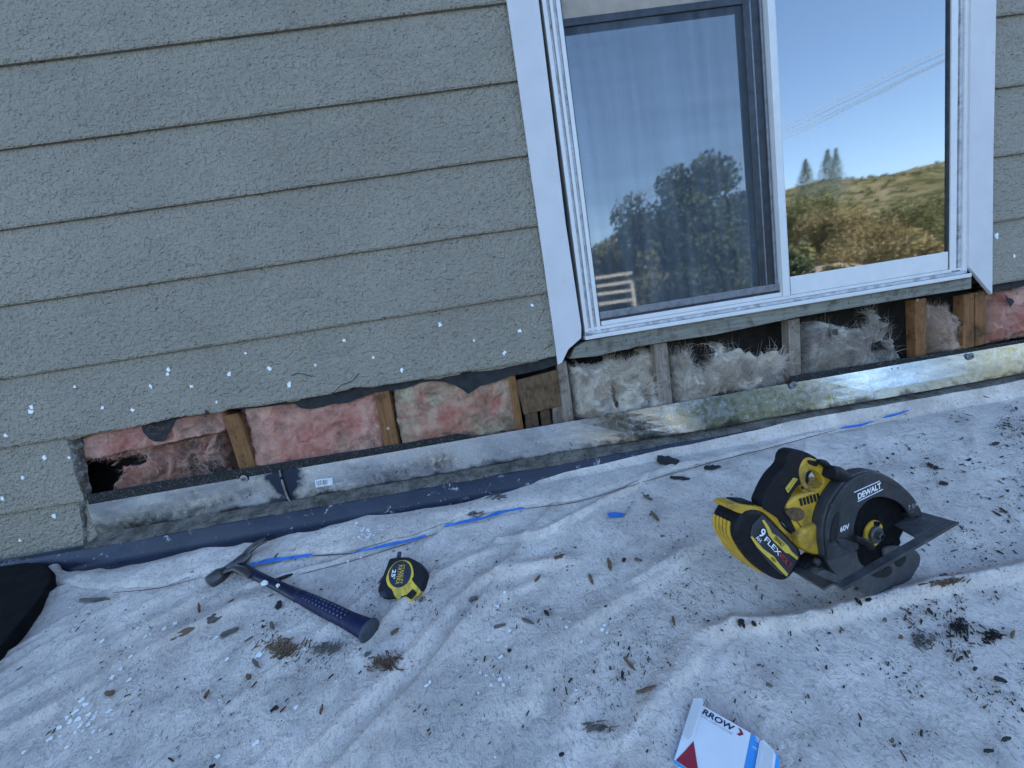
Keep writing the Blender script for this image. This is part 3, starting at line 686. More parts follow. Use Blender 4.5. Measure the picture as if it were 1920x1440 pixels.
# casings
P = [at_y(p, WALL-.012) for p in [(950, 0), (1042, 650), (1046, 684), (1054, 680), (1066, 655), (1090, 634), (1090, 612), (1061, 420), (1010, 0)]]
dT = (P[0]-P[1]); dT2 = (P[8]-P[7]); P2 = [P[0]+dT.normalized()*.4]+P[1:8]+[P[8]+dT2.normalized()*.4]
prism('casing', P2, (0, -1, 0), .010, TRIMW, wi, .0012)
P = [at_y(p, WALL-.012) for p in [(1821, 0), (1818, 300), (1817, 500), (1861, 552), (1863, 300), (1868, 0)]]
P2 = [P[0]+Vector((0, 0, .4))]+P[1:5]+[P[5]+Vector((0, 0, .4))]
prism('casing', P2, (0, -1, 0), .010, TRIMW, wi, .0012)
y0 = WALL-.004
# left jamb (three ridges)
xl = X((1016, 0), y0); zb = Zp((1098, 636), y0)
xa = X((1092, 560), y0)-.030
xg = X((1112, 580), WALL+.010)
zbf = Zp((1095, 638), y0)
for k, (a, b, yy, mm) in enumerate([(0, .011, 0, VINYL), (.0115, .018, .006, VINYLG), (.0185, .0265, -.001, VINYL), (.027, .0345, .005, VINYLG), (.035, .0455, 0, VINYL)]):
    vb('jamb', xl+a, xl+b, zbf+.012+.0*k, ZT, y0+yy, .05, mm)
XJ = xl+.0458
vb('gasket', XJ, XJ+.003, zbf+.03, ZT, y0+.006, .05, ALUDK, 0)
# right jamb
xR0 = X((1785, 100), y0); xR1 = X((1818, 100), y0)
for (a, b, yy, mm) in [(0, .018, 0, VINYL), (.0185, .028, .007, VINYLG), (.0285, .036, .003, VINYLG), (.0365, xR1-xR0-.001, -.002, VINYL)]:
    vb('jamb', xR0+a, xR0+b, zbf+.012, ZT, y0+yy, .05, mm)
vb('gasket', xR0-.004, xR0-.0003, zbf+.03, ZT, y0+.004, .006, ALUDK, 0)
# sill rails (bottom of the frame, three steps)
xL_ = xl-.004; xR_ = xR1+.001
vb('sill_rail', xL_, xR_, zbf, zbf+.0115, y0-.012, .07, VINYL, .002)
vb('sill_rail', xL_+.006, xR_-.003, zbf+.012, zbf+.021, y0-.003, .055, VINYLG, .0015)
vb('sill_rail', xL_+.012, xR_-.012, zbf+.0215, zbf+.031, y0+.001, .05, VINYL, .0015)
# mullion (meeting stile)
xm0 = X((1438, 0), y0); xm1 = X((1456, 0), y0)
vb('meeting_stile', xm0, xm1-.007, zbf+.030, ZT, y0-.002, .05, VINYL)
vb('meeting_stile', xm1-.0065, xm1, zbf+.030, ZT, y0+.004, .05, VINYL)
# right sash bottom rail
zr0 = Zp((1600, 500), y0)
vb('sash_rail', xm1+.0005, xR0-.0045, zbf+.0315, zr0, y0+.002, .03, VINYL, .0015)
# left sash bottom rail, with screen
vb('sash_rail', XJ+.0035, xm0-.0008, zbf+.0315, zbf+.044, y0+.002, .03, VINYL, .0015)
vb('gasket', XJ+.0035, xm0-.0008, zbf+.0445, zbf+.050, y0+.012, .02, ALUDK, 0)
xs1 = X((1391, 0), y0+.012)
zst = Zp((1200, 28), y0+.012)
vb('screen_frame', XJ+.0035, xm0-.004, zbf+.0505, zbf+.070, y0+.010, .006, ALUGR)
vb('screen_frame', xs1, xs1+.018, zbf+.0705, ZT, y0+.010, .006, ALUDK)
vb('screen_frame', xs1+.0185, xs1+.024, zbf+.0705, ZT, y0+.013, .006, ALUGR)
vb('screen_frame', xs1+.0245, xm0-.010, zbf+.0705, ZT, y0+.018, .006, ALUDK)
vb('screen_frame', xm0-.0095, xm0-.0035, zbf+.0705, ZT, y0+.014, .006, ALUGR)
vb('screen_frame', XJ+.0035, xs1-.0003, zst-.006, zst+.012, y0+.010, .006, ALUDK)
vb('screen_latch', XJ+.030, XJ+.056, zbf+.054, zbf+.066, y0+.0085, .002, ALUGR, .0005)
vb('head_rail', XJ+.0035, xs1-.0003, zst+.0125, zst+.060, y0+.014, .02, TAN)
vb('head_rail', xL_, xR_, ZT+.0005, ZT+.05, y0-.004, .06, VINYL)
v = [(XJ+.0035, y0+.0135, zbf+.07), (xs1, y0+.0135, zbf+.07), (xs1, y0+.0135, zst-.006), (XJ+.0035, y0+.0135, zst-.006)]
link('screen_mesh', v, [(0, 1, 2, 3)], MESH, wi)
def pane(x0, x1, z0, z1, y):
    box('pane', x0, x1, y, y+.004, z0, z1, GLASS, wi)
def pane1(x0, x1, z0, z1, y): link('pane', [(x0, y, z0), (x1, y, z0), (x1, y, z1), (x0, y, z1)], [(0, 1, 2, 3)], GLASS, wi)
pane1(XJ, xm0+.002, zbf+.03, ZT, y0+.028)
pane1(xm1-.004, xR0+.002, zr0-.01, ZT, y0+.0085)
# little corner weep clip
for px in [(1103, 628), (1792, 508)]:
    p = at_y(px, y0-.013); box('weep_cover', p.x-.011, p.x+.011, p.y-.0015, p.y+.001, p.z-.002, p.z+.002, ALUGR, wi)
# curtain behind the glass
V = []; F = []; n = 420; zs = [-.02, .5, 1.1]
for i in range(n):
    x = .22+(1.492-.22)*i/(n-1)
    for z in zs:
        V.append((x, WALL+.19+.018*math.sin(x*52+2.3*math.sin(x*9))+.012*math.sin(x*23+1.4)+.01*math.sin(x*131)+(z*.006*math.sin(x*40)), z))
for i in range(n-1):
    for k in range(2): a = i*3+k; F.append((a, a+3, a+4, a+1))
tag(link('curtain', V, F, CURT, None, True, (0.84, WALL+.19, -.02)), 'sheer pale curtain hanging in soft folds behind the window glass', 'curtain')

# ------------------------------------------------------------------ drop cloth
def curve_y(pxs, off=0.0):
    P = [on_surf(p, off) for p in pxs]; P.sort(key=lambda q: q.x); return np.array([q.x for q in P]), np.array([q.y for q in P])
top_px = [(96, 1076), (130, 1080), (200, 1078), (260, 1066), (370, 1041), (440, 1033), (500, 1022), (540, 1008), (600, 1003), (640, 990), (690, 972), (760, 966), (850, 954), (920, 936), (960, 925), (1010, 905), (1060, 893), (1130, 878), (1200, 862), (1250, 850), (1300, 841), (1400, 820), (1460, 806), (1500, 793), (1560, 768), (1640, 747), (1700, 735), (1800, 713), (1920, 682), (2060, 648)]
hem_px = [(96, 1100), (150, 1107), (210, 1112), (300, 1103), (380, 1080), (430, 1068), (470, 1059), (560, 1046), (640, 1037), (700, 1026), (770, 1010), (830, 988), (890, 966), (960, 956), (1010, 951), (1085, 940), (1150, 920), (1200, 905), (1260, 886), (1330, 868), (1400, 850), (1440, 840), (1570, 805), (1640, 789), (1705, 769), (1800, 745), (1920, 718), (2060, 684)]
CURBP = [(-.14, 0), (-.09, -.4505), (-.070, -.447), (-.064, -.438), (-.0535, -.404), (-.03, -.40), (.2, -.40)]
cyp = np.array([WALL+a for a, b in CURBP]); czp = np.array([roofz(WALL-.14) if b == 0 else b for a, b in CURBP])
def surfz(y): return np.where(np.asarray(y) < WALL-.14, roofz(np.asarray(y)), np.maximum(roofz(np.asarray(y)), np.interp(y, cyp, czp)))
def on_surf(px, off=.006):
    d = ray(px); y = .2
    while y < WALL-.056:
        p = d*(y/d.y)
        if p.z <= float(surfz(y))+off: break
        y += .0015
    return d*(y/d.y)
def wrinkle_h(X, Y):
    """height of the cloth above the deck"""
    h = .004+.010*fbm(X*2.2+Y*1.5, Y*4.0-X*1.2, 21, 3)+.0048*fbm(X*9+Y*6, Y*15-X*7, 31, 4)+.005*(1-np.abs(2*fbm(X*3.2+Y*3.0, Y*7-X*4.5, 51, 3)-.95))**4
    ca_ = X*.80-Y*.60; al_ = X*.60+Y*.80; wq = ca_*5.5+1.1*fbm(al_*1.6, ca_*1.2, 71, 2)
    h = h+.010*(1-np.abs(2*fbm(wq, al_*1.1, 61, 2)-.72)*1.6).clip(0, 1)**6+.005*(1-np.abs(2*fbm(wq*2.7, al_*2.5, 63, 2)-.75)*1.4).clip(0, 1)**6
    for pts, wd, am in RIDGES:
        am = am*1.25; wd = wd*.85
        d = np.full(X.shape, 9.); s = np.zeros(X.shape)
        for (ax, ay), (bx, by) in zip(pts, pts[1:]):
            vx, vy = bx-ax, by-ay; L2 = vx*vx+vy*vy; t = np.clip(((X-ax)*vx+(Y-ay)*vy)/L2, 0, 1)
            ddx, ddy = X-(ax+t*vx), Y-(ay+t*vy); dd = np.hypot(ddx, ddy); sg = np.sign(vx*ddy-vy*ddx)
            q = dd < d; d = np.where(q, dd, d); s = np.where(q, sg, s)
        asym = np.where(s > 0, wd*1.7, wd*.32)
        h = h+am*np.exp(-(d/asym)**2)
    return h
def rp(px): return [tuple(on_roof(p, .01).xy) for p in px]
GH = None
def lookup(x, y):
    fx = (x-GX0)/GS; fy = (y-GY0)/GS; i = int(fx); j = int(fy); i = max(0, min(GH.shape[1]-2, i)); j = max(0, min(GH.shape[0]-2, j)); a = fx-i; b = fy-j
    return float((GH[j, i]*(1-a)+GH[j, i+1]*a)*(1-b)+(GH[j+1, i]*(1-a)+GH[j+1, i+1]*a)*b)
GX0, GY0, GS = -1.7, -1.2, .006
RIDGES = [(rp([(940, 1024), (1007, 1013), (1057, 990), (1110, 960), (1160, 933), (1207, 907), (1257, 883), (1300, 876)]), .010, .010),
          (rp([(1340, 1212), (1400, 1196), (1470, 1184), (1560, 1170), (1620, 1152), (1700, 1132), (1800, 1108), (1930, 1083), (2100, 1050)]), .013, .017),
          (rp([(600, 1420), (660, 1355), (730, 1290), (790, 1228), (820, 1190), (860, 1140), (900, 1105), (980, 1075), (1060, 1065)]), .016, .013),
          (rp([(470, 1100), (560, 1075), (620, 1062), (700, 1035), (780, 1012), (830, 995)]), .008, .007),
          (rp([(0, 1390), (120, 1330), (220, 1260), (330, 1200), (450, 1140)]), .022, .010),
          (rp([(0, 1330), (150, 1260), (260, 1190), (370, 1130)]), .02, .006),
          (rp([(1000, 1330), (1040, 1250), (1080, 1190), (1200, 1120), (1290, 1060)]), .02, .010),
          (rp([(640, 1300), (700, 1200), (760, 1140), (830, 1080), (930, 1040)]), .016, .008),
          (rp([(1170, 1400), (1260, 1300), (1310, 1250)]), .02, .007),
          (rp([(1200, 1100), (1300, 1040), (1420, 990)]), .02, .006),
          (rp([(700, 1440), (720, 1380), (760, 1340)]), .015, .007),
          (rp([(870, 1200), (930, 1130), (1010, 1100)]), .014, .006)]
_gx, _gy = np.meshgrid(GX0+GS*np.arange(730), GY0+GS*np.arange(400)); GH = wrinkle_h(_gx, _gy)
tx, ty = curve_y(top_px, .006)
X0 = tx[0]; X1 = 2.6; Ymin = -2.0
clo = thing('drop_cloth', 'large stained pale canvas drop cloth spread over the roof', 'drop cloth', (.3, .3, roofz(.3)))
nx, ny = 860, 640
U, W_ = np.meshgrid(np.linspace(0, 1, nx), np.linspace(0, 1, ny)**.8)
# left border follows the edge running off at the lower left
Xt = X0+(X1-X0)*U
Yt = np.interp(Xt, tx, ty)
Yy = Ymin+(Yt-Ymin)*W_
shift = -np.clip((1-U)**3, 0, 1)*np.clip((Yt[0, 0]-Yy), 0, 9)*1.15
Xx = Xt+shift
Hh = wrinkle_h(Xx, Yy)
Yy2 = np.minimum(Yy, np.interp(Xx, tx, ty))
Zz = roofz(0)+0*Xx; Zz = surfz(Yy2)+Hh*np.clip((WALL-.05-Yy2)/.10, .15, 1)
V = np.stack([Xx.ravel(), Yy2.ravel(), Zz.ravel()], 1)
i = (np.arange(nx-1)[None, :]+nx*np.arange(ny-1)[:, None]).ravel()
link('sheet', V, np.stack([i, i+1, i+nx+1, i+nx], 1), CLOTH, clo, True)
# folded back hem: a second layer with its own rounded edges
hx, hy = curve_y(hem_px, .014)
n = 500; L = 12; V = []; F = []
for i in range(n):
    x = X0+.002+(X1-X0-.004)*i/(n-1); ya = float(np.interp(x, tx, ty))+.003; yb = float(np.interp(x, hx, hy))
    yb += .004*(float(fbm(x*12, 3, 4, 3))-.5)
    for k in range(L+1):
        t_ = k/L; y = ya+(yb-ya)*t_
        hb = lookup(x, y)*min(1, max(.15, (WALL-.05-y)/.10))
        lift = .0065*min(1, math.sin(min(t_, 1)*math.pi*.5)*1.0+.5) + .004*(float(fbm(x*7, t_*2, 6, 3))-.4)
        if k == L: lift = .0012
        V.append((x, y, float(surfz(y))+hb+lift+(.001 if k < L else 0)))
    if i:
        for k in range(L): a = (i-1)*(L+1)+k; F.append((a, a+1, a+L+2, a+L+1))
link('folded_hem', V, F, CLOTH, clo, True)
# rolled left corner of the hem
P = [on_roof(p, .012) for p in [(100, 1066), (104, 1082), (130, 1096), (200, 1100), (290, 1096)]]
tube('rolled_corner', smooth_open(P, 5), [.006+.010*math.sin(min(1, i/20+.25)*math.pi)*.9 for i in range(21)], CLOTH, clo, 14)
P = [on_roof(p, .010) for p in [(102, 1068), (125, 1078), (170, 1080), (180, 1076)]]
tube('rolled_corner', smooth_open(P, 5), [.007]*16, CLOTH, clo, 12)
# dark line ribbons along the hem edge and one ridge
DKLINE = simple('dark_line', (.07, .05, .045), .9, 0, .5, 60)
def cl_h(p): return roofz(p.y)+lookup(p.x, p.y)
def drape(px, off):
    p = on_roof(px, .012)
    for _ in range(2):
        o2 = cl_h(p)-roofz(p.y); p = on_roof(px, o2+off)
    return p
def ribbon(name, px, wpx, m, par, off=.0085, lab=None):
    P = smooth_open([Vector((*p, 0)) for p in px], 5); V = []; F = []
    for i, p in enumerate(P):
        q = drape((p.x, p.y), off); g_ = wpx*(.32+.36*float(vn(i*.7, len(px), 3)))
        e = min(1, min(i, len(P)-1-i)/2+.25); q2 = drape((p.x-g_*.1, p.y-g_*e), off+.0015)
        V += [q, q2]
        if i: F.append((2*i-2, 2*i, 2*i+1, 2*i-1))
    o = link(name, V, F, m, par); s = o.modifiers.new('s', 'SOLIDIFY'); s.thickness = .0006; return o
ribbon('hem_line', [(210, 1112), (300, 1103), (380, 1082)], 2, DKLINE, clo, .004)
ribbon('hem_line', [(985, 954), (1085, 941), (1200, 906), (1330, 869), (1440, 841), (1570, 806)], 2.2, DKLINE, clo, .004)
ribbon('hem_line', [(1705, 770), (1800, 746), (1920, 719)], 3.5, DKLINE, clo, .005)
ribbon('hem_line', [(585, 1043), (625, 1041), (665, 1038)], 4, DKLINE, clo, .005)
ribbon('hem_line', [(560, 1078), (640, 1058), (700, 1040), (760, 1021), (820, 1000)], 2.0, DKLINE, clo, .003)
for px, wd, lab in [([(466, 1061), (500, 1055), (550, 1048), (588, 1042)], 11, 'blue tape strip on the hem beside the hammer'), ([(664, 1037), (720, 1026), (770, 1015), (800, 1005)], 9, 'blue tape strip flecked with white paint above the tape measure'), ([(832, 989), (870, 981), (910, 972), (950, 960), (985, 954)], 10, 'crumpled blue tape strip with a dark end on the hem near the middle'), ([(1574, 804), (1610, 800), (1640, 790)], 8, 'short blue tape piece on the hem, left of its neighbour above the saw'), ([(1655, 784), (1680, 779), (1706, 770)], 7, 'short blue tape piece on the hem, right of its neighbour above the saw')]:
    o = ribbon('tape_strip', px, wd, TAPE, None, .010); tag(o, lab, 'tape', 'blue masking tape pieces')
P = [drape(p, .004) for p in [(1138, 962), (1150, 960), (1162, 961), (1173, 962), (1168, 968), (1152, 970), (1142, 969)]]
tag(prism('tape_scrap', P, ROOFN, .001, TAPE, None), 'loose torn scrap of blue tape on the open cloth', 'tape', 'blue masking tape pieces')
# white paint splashes on the cloth
V = []; F = []
def splash(px, rpx, ar=1.6, ang=-35, seed=0):
    g_ = random.Random(seed); n_ = 10; b0 = len(V); ca, sa = math.cos(R(ang)), math.sin(R(ang))
    for j in range(n_):
        a = j*6.283/n_; r = rpx*(.35+1.0*g_.random()); ex, ey = r*ar*math.cos(a), r*math.sin(a)
        V.append(drape((px[0]+ex*ca-ey*sa, px[1]+ex*sa+ey*ca), .0035 if px[1] > 1045 else .0095))
    F.append(tuple(range(b0, b0+n_))[::-1])
sp = [(152, 1313, 5), (160, 1320, 5), (140, 1335, 5), (125, 1345, 5), (148, 1348, 6), (130, 1352, 4), (165, 1340, 4), (180, 1335, 3), (205, 1333, 5), (175, 1347, 4), (150, 1360, 4), (165, 1358, 4), (110, 1365, 5), (140, 1373, 4), (155, 1370, 3), (175, 1372, 3), (188, 1368, 3), (92, 1385, 5), (112, 1380, 3), (125, 1400, 3), (225, 1253, 4), (245, 1230, 3), (210, 1270, 5), (240, 1275, 4), (190, 1202, 4), (258, 1178, 3), (272, 1194, 3), (276, 1215, 3), (308, 1178, 4), (328, 1168, 4), (222, 1205, 3), (170, 1420, 4), (185, 1408, 3), (480, 1392, 5), (408, 1417, 4), (485, 1228, 5), (425, 1235, 3), (555, 1325, 4), (405, 1195, 4), (382, 1119, 3), (575, 1195, 2), (580, 1198, 2), (610, 1168, 2), (45, 1409, 4), (1227-300, 1135, 3), (917, 1140, 5), (933, 1136, 5), (925, 1142, 3), (901, 1151, 3), (908, 1151, 3), (884, 1155, 3), (887, 1162, 3), (946, 1110, 3), (955, 1182, 4), (915, 1199, 3), (949, 1212, 2), (940, 1230, 4), (937, 1233, 3), (900, 1261, 3), (911, 1266, 3), (925, 1264, 2), (937, 1273, 5), (955, 1270, 3), (920, 1284, 5), (944, 1284, 4), (897, 1299, 3), (929, 1420, 3), (1080, 1293, 3), (1128, 1180, 5), (1134, 1172, 4), (1138, 1186, 3), (1090, 1202, 4), (1062, 1175, 4), (1068, 1165, 3), (800, 1285, 5), (806, 1279, 4), (1272, 1217, 2), (1268, 1242, 2), (1246, 1038, 2), (958, 1063, 2), (930, 1080, 2), (652, 1053, 4), (700, 1065, 2), (676, 1045, 3), (842, 1022, 2), (805, 1022, 2), (1300, 1130, 2), (1295, 1150, 2)]
for k, (a, b, c_) in enumerate(sp[:98]):
    V = []; F = []; splash((a, b), c_*.72, 2.2 if a < 600 else 1.15, -40, k)
    prism('paint_splash', V, ROOFN, .0008, PAINTW, clo)
V = []; F = []
for k, (a, b, c_) in enumerate(sp[98:]): splash((a, b), c_*.68, 1.15, -35, k+100)
g_ = random.Random(3)
for k in range(60): splash((g_.uniform(120, 640), g_.uniform(1120, 1430)), g_.uniform(.6, 1.3), 1.6, -35, k+200)
for k in range(130): splash((g_.uniform(800, 1400), g_.uniform(1040, 1330)), g_.uniform(.5, 1.1), 1.2, -20, k+400)
for k in range(26): splash((690+g_.gauss(0, 20), 1000+g_.gauss(0, 8)), g_.uniform(.8, 2.2), 2.4, -15, k+600)
o = link('paint_specks', V, F, PAINTW, clo); o.modifiers.new('s', 'SOLIDIFY').thickness = .0005; o['kind'] = 'stuff'

# ------------------------------------------------------------------ wood chips and flakes
cnt = 0
def chip(px, lpx, wpx, ang, m, lab, cat='wood chip', grp='wood splinters and flakes on the cloth', blunt=.3):
    global cnt; cnt += 1; g_ = random.Random(cnt*11); ca, sa = math.cos(R(-ang)), math.sin(R(-ang)); n_ = 7; A = []; B = []
    for j in range(n_):
        t_ = j/(n_-1); e = (math.sin(math.pi*(blunt*.5+t_*(1-blunt*.5)))**.6) if j < n_-1 else .15
        if j == 0: e = max(e, blunt)
        wv = wpx*.5*(e*(.7+.5*g_.random())); xx = (t_-.5)*lpx; sag = g_.uniform(-.12, .12)*wpx
        A.append((px[0]+xx*ca-(sag-wv)*sa, px[1]+xx*sa+(sag-wv)*ca)); B.append((px[0]+xx*ca-(sag+wv)*sa, px[1]+xx*sa+(sag+wv)*ca))
    h = .0045+.002*g_.random(); P = [drape(p, h*.9+.0012) for p in A+B[::-1]]
    o = prism('wood_chip' if cat == 'wood chip' else 'roofing_flake', P, ROOFN, .0035, m, None, .0006, 1); tag(o, lab, cat, grp); return o
W1 = 'wood chip'; FK = 'flake'
CH = [((177, 1123), 58, 7, 3, CHIPG, 'long grey splinter near the left corner of the cloth'), ((340, 1187), 56, 9, 27, CHIP, 'long brown splinter left of the hammer, largest of its group'),
 ((403, 1157), 36, 11, 28, CHIPG, 'broad grey chip just below the hammer head'), ((430, 1184), 38, 9, 27, CHIPG, 'grey pointed chip between the hammer and the long brown splinter'),
 ((372, 1138), 19, 5, 88, CHIP, 'thin upright brown sliver below the hammer head'), ((522, 1133), 18, 10, 55, CHIPB, 'black diamond shaped flake beside the hammer handle'),
 ((533, 1080), 34, 7, 22, CHIPB, 'dark splinter above the hammer handle'), ((510, 1172), 15, 7, -70, CHIPG, 'short grey chip under the hammer handle'),
 ((205, 1298), 20, 10, 20, CHIP, 'small brown chip among the white paint splashes at the left'), ((387, 1300), 19, 5, 60, CHIP, 'thin brown sliver below the long brown splinter'),
 ((465, 1267), 12, 9, 40, CHIP, 'stubby brown chip below the shredded wood'), ((480, 1243), 20, 8, -50, CHIPG, 'grey bent flake beside a white paint splash'),
 ((513, 1327), 18, 4, 38, CHIPB, 'dark needle splinter low at the left of centre'), ((602, 1328), 20, 5, 72, CHIP, 'brown upright sliver low near the centre left'),
 ((320, 1423), 12, 4, -25, CHIPB, 'tiny dark sliver at the bottom edge left'), ((397, 1435), 14, 5, 35, CHIPB, 'tiny dark chip cut by the bottom edge'),
 ((1049, 1042), 21, 6, 18, CHIP, 'tan sliver right of the tape measure on open cloth'), ((1143, 1057), 24, 8, -75, CHIP, 'brown chip standing out below the blue scrap'),
 ((1108, 1085), 20, 6, -70, CHIP, 'tan upright sliver below the blue scrap'), ((1008, 1083), 16, 4, 48, CHIP, 'thin tan sliver at the middle of the cloth'),
 ((1170, 1048), 8, 5, 30, CHIPB, 'tiny dark chip left of a brown one under the blue scrap'), ((1197, 1048), 15, 4, -12, CHIP, 'small brown sliver below and right of the blue scrap'),
 ((887, 1121), 17, 6, 30, CHIPG, 'grey chip right of the tape measure'), ((789, 1122), 11, 6, 55, CHIPG, 'small grey chip touching the tape measure side'),
 ((740, 1182), 19, 6, 38, CHIP, 'tan chip below the tape measure'), ((687, 1225), 19, 6, 30, CHIPG, 'grey brown chip below the hammer grip end'),
 ((937, 1172), 24, 5, 15, CHIPG, 'grey sliver beside a white drip in the middle of the cloth'), ((990, 1163), 26, 5, -25, CHIPG, 'curved grey sliver in the middle of the cloth'),
 ((1025, 1148), 13, 6, -45, CHIPB, 'small dark chip near the middle of the cloth'), ((1180, 1243), 32, 6, -50, CHIP, 'long brown splinter slanting down, above the paper box'),
 ((1167, 1265), 16, 6, -85, CHIPB, 'short black upright chip left of the slanting brown splinter'), ((1212, 1290), 40, 6, 18, CHIP, 'long thin brown splinter left of the paper box'),
 ((1118, 1362), 34, 9, 12, CHIPG, 'fuzzy grey stick left of the paper box'), ((1263, 1163), 18, 5, -75, CHIP, 'small brown sliver left of the saw'),
 ((955, 1218), 8, 6, 20, CHIPB, 'round black crumb among white drips'), ((1053, 1413), 11, 6, 20, CHIPB, 'black crumb near the bottom centre'),
 ((1253, 862), 42, 16, -5, CHIPB, 'large black torn flake on the folded hem', FK), ((1275, 895), 38, 6, -4, CHIPB, 'dark sliver below the large black flake'),
 ((1215, 928), 4, 3, 0, CHIPB, 'tiny dark speck on the hem ridge'), ((1228, 967), 24, 6, -48, CHIP, 'brown sliver right of the blue scrap'),
 ((1336, 875), 32, 8, 5, CHIPB, 'black bar shaped flake left of the saw handle', FK), ((1215, 932), 20, 4, -25, CHIPG, 'thin grey sliver above the blue scrap'),
 ((1391, 1170), 22, 12, -60, CHIPB, 'black lump flake below the saw battery', FK), ((1415, 1170), 15, 6, -50, CHIPB, 'black chip right of the black lump below the battery', FK),
 ((1610, 1126), 18, 6, -40, CHIPB, 'dark chip under the saw guard', FK), ((1629, 1123), 12, 6, 10, CHIPB, 'small dark chip under the saw guard, right of the other', FK),
 ((1745, 1145), 15, 5, -45, CHIPB, 'black sliver on the long fold right of the saw', FK), ((1690, 1193), 9, 6, -30, CHIP, 'red brown seed like crumb below the long fold'),
 ((1660, 1161), 8, 6, -40, CHIPG, 'tiny grey crumb on the long fold'), ((1877, 1273), 27, 6, -18, CHIPB, 'dark splinter near the right edge'),
 ((1829, 1252), 8, 6, 0, CHIPB, 'black crumb near the right edge'), ((1900, 1187), 14, 8, 70, CHIP, 'red brown chip at the right edge'),
 ((1674, 1387), 8, 6, -60, CHIP, 'red brown crumb at the bottom right'), ((1888, 1384), 18, 8, 5, CHIPB, 'dark fuzzy chip at the bottom right corner'),
 ((1855, 1406), 20, 7, -5, CHIPB, 'dark fuzzy chip left of the bottom right corner'), ((1443, 1283), 14, 5, -20, CHIPG, 'small grey brown chip above the paper box right flap'),
 ((298, 1090), 3, 3, 0, CHIPB, 'tiny black crumb on the hem at the left'), ((798, 973), 16, 5, 30, CHIPG, 'grey sliver on the hem above the tape measure'),
 ((1800, 1233), 14, 6, 30, CHIPB, 'dark chip right of the long fold, left of the pair'), ((1790, 1228), 10, 5, 60, CHIP, 'brown chip beside the dark one right of the long fold'),
 ((1868, 650+180), 14, 5, 10, CHIPB, 'dark chip at the right edge above the saw shoe'), ((1755, 875), 10, 6, 0, CHIPB, 'dark crumb above the saw guard'),
 ((1770, 905), 18, 6, -10, CHIPB, 'dark flake above and right of the saw guard'), ((1745, 870), 13, 5, -20, CHIPB, 'black chip up behind the saw guard'),
 ((1550, 1250), 7, 4, -60, CHIPB, 'tiny black crumb on the plain cloth below the saw')]
for a in CH: chip(a[0], a[1], a[2], a[3], a[4], a[5], *( (a[6],) if len(a) > 6 else ()))
# shredded wood tufts
def tuft(px, w_, h_, ang, n_, m, lab, seed):
    g_ = random.Random(seed); V = []; F = []
    for k in range(n_):
        cx = px[0]+g_.gauss(0, w_*.40); cy = px[1]+g_.gauss(0, h_*.34); L_ = g_.uniform(7, 24)*.8; aa = R(-(ang+g_.gauss(0, 25))); ca, sa = math.cos(aa), math.sin(aa); ww = g_.uniform(.5, 1.6); hh = g_.uniform(.001, .006)
        p = [drape((cx+s1*L_*.5*ca-s2*ww*sa, cy+s1*L_*.5*sa+s2*ww*ca), .002+hh*(.3 if s1 < 0 else 1)) for s1, s2 in ((-1, -1), (1, -.3), (1, .3), (-1, 1))]
        b0 = len(V); V += p; F.append((b0, b0+1, b0+2, b0+3))
    o = link('shredded_wood', V, F, m, None); o.modifiers.new('s', 'SOLIDIFY').thickness = .001; tag(o, lab, 'wood shreds', 'tufts of shredded wood')
tuft((528, 1214), 46, 26, 45, 90, CHIP, 'thick tuft of shredded wood below the hammer handle', 1)
tuft((612, 1213), 40, 20, 30, 50, CHIPG, 'loose tuft of shredded wood under the hammer grip', 2)
tuft((728, 1243), 40, 26, -35, 80, CHIP, 'dark splintered wood tuft below the tape measure', 3)
tuft((1782, 1090), 42, 18, 20, 70, CHIP, 'rust brown shredded tuft right of the saw', 4)
tuft((1733, 1200), 34, 22, -40, 50, CHIPG, 'splinter tuft below the long fold at the right', 5)
tuft((1797, 1176), 26, 22, -55, 50, CHIPB, 'black shredded tuft below the long fold at the right', 6)
tuft((1865, 1193), 30, 20, -30, 50, CHIPB, 'black shredded tuft near the right edge', 7)
tuft((933, 932), 26, 10, 20, 26, CHIPG, 'small grey crumbly tuft on the hem', 8)
tuft((888, 957), 30, 14, 30, 34, CHIPG, 'brown grey crumbly tuft on the hem above the blue tape', 9)
tuft((1118, 1364), 36, 14, 10, 40, CHIPG, 'grey fuzz around the stick left of the paper box', 10)
# sawdust and crumbs
g = np.random.default_rng(12); V = []; F = []
def crumbs(cx, cy, sx, sy, n_, smin=.5, smax=1.6, ang=-40):
    for k in range(int(n_*2.0)):
        px = cx+g.normal()*sx; py = cy+g.normal()*sy
        if fbm(px*.02, py*.02, 77, 3) < .36+g.random()*.14: continue
        if not (0 < px < 1960 and 900 < py < 1470) and not (px > 1150 and 730 < py < 1470): continue
        a = R(ang+g.normal()*35); sc_ = .30+.9*g.random()**7*1.7; L_ = g.uniform(smin, smax)*(2.0 if g.random() < .25 else 1.1)*sc_; w_ = g.uniform(smin, smax)*.6*sc_
        ca, sa = math.cos(a), math.sin(a); q = drape((px, py), .0015)
        if q.y > np.interp(q.x, hx, hy)-.004: q = drape((px, py), .009)
        if q.y > np.interp(q.x, tx, ty)-.01: continue
        s = (ray((px, py)).length)*0+q.length/FPX; b0 = len(V)
        e1 = Vector((ca, -sa*1.1, 0))*L_*s; e2 = Vector((sa, ca*1.1, 0))*w_*s
        for sx_, sy_2 in ((-1, -1), (1, -.6), (1, .8), (-1, 1)):
            d = e1*sx_+e2*sy_2; V.append((q.x+d.x, q.y+d.y, q.z+SL*d.y+g.uniform(0, .001)))
        V.append((q.x, q.y, q.z+.0022)); F.extend([(b0, b0+1, b0+4), (b0+1, b0+2, b0+4), (b0+2, b0+3, b0+4), (b0+3, b0, b0+4)])
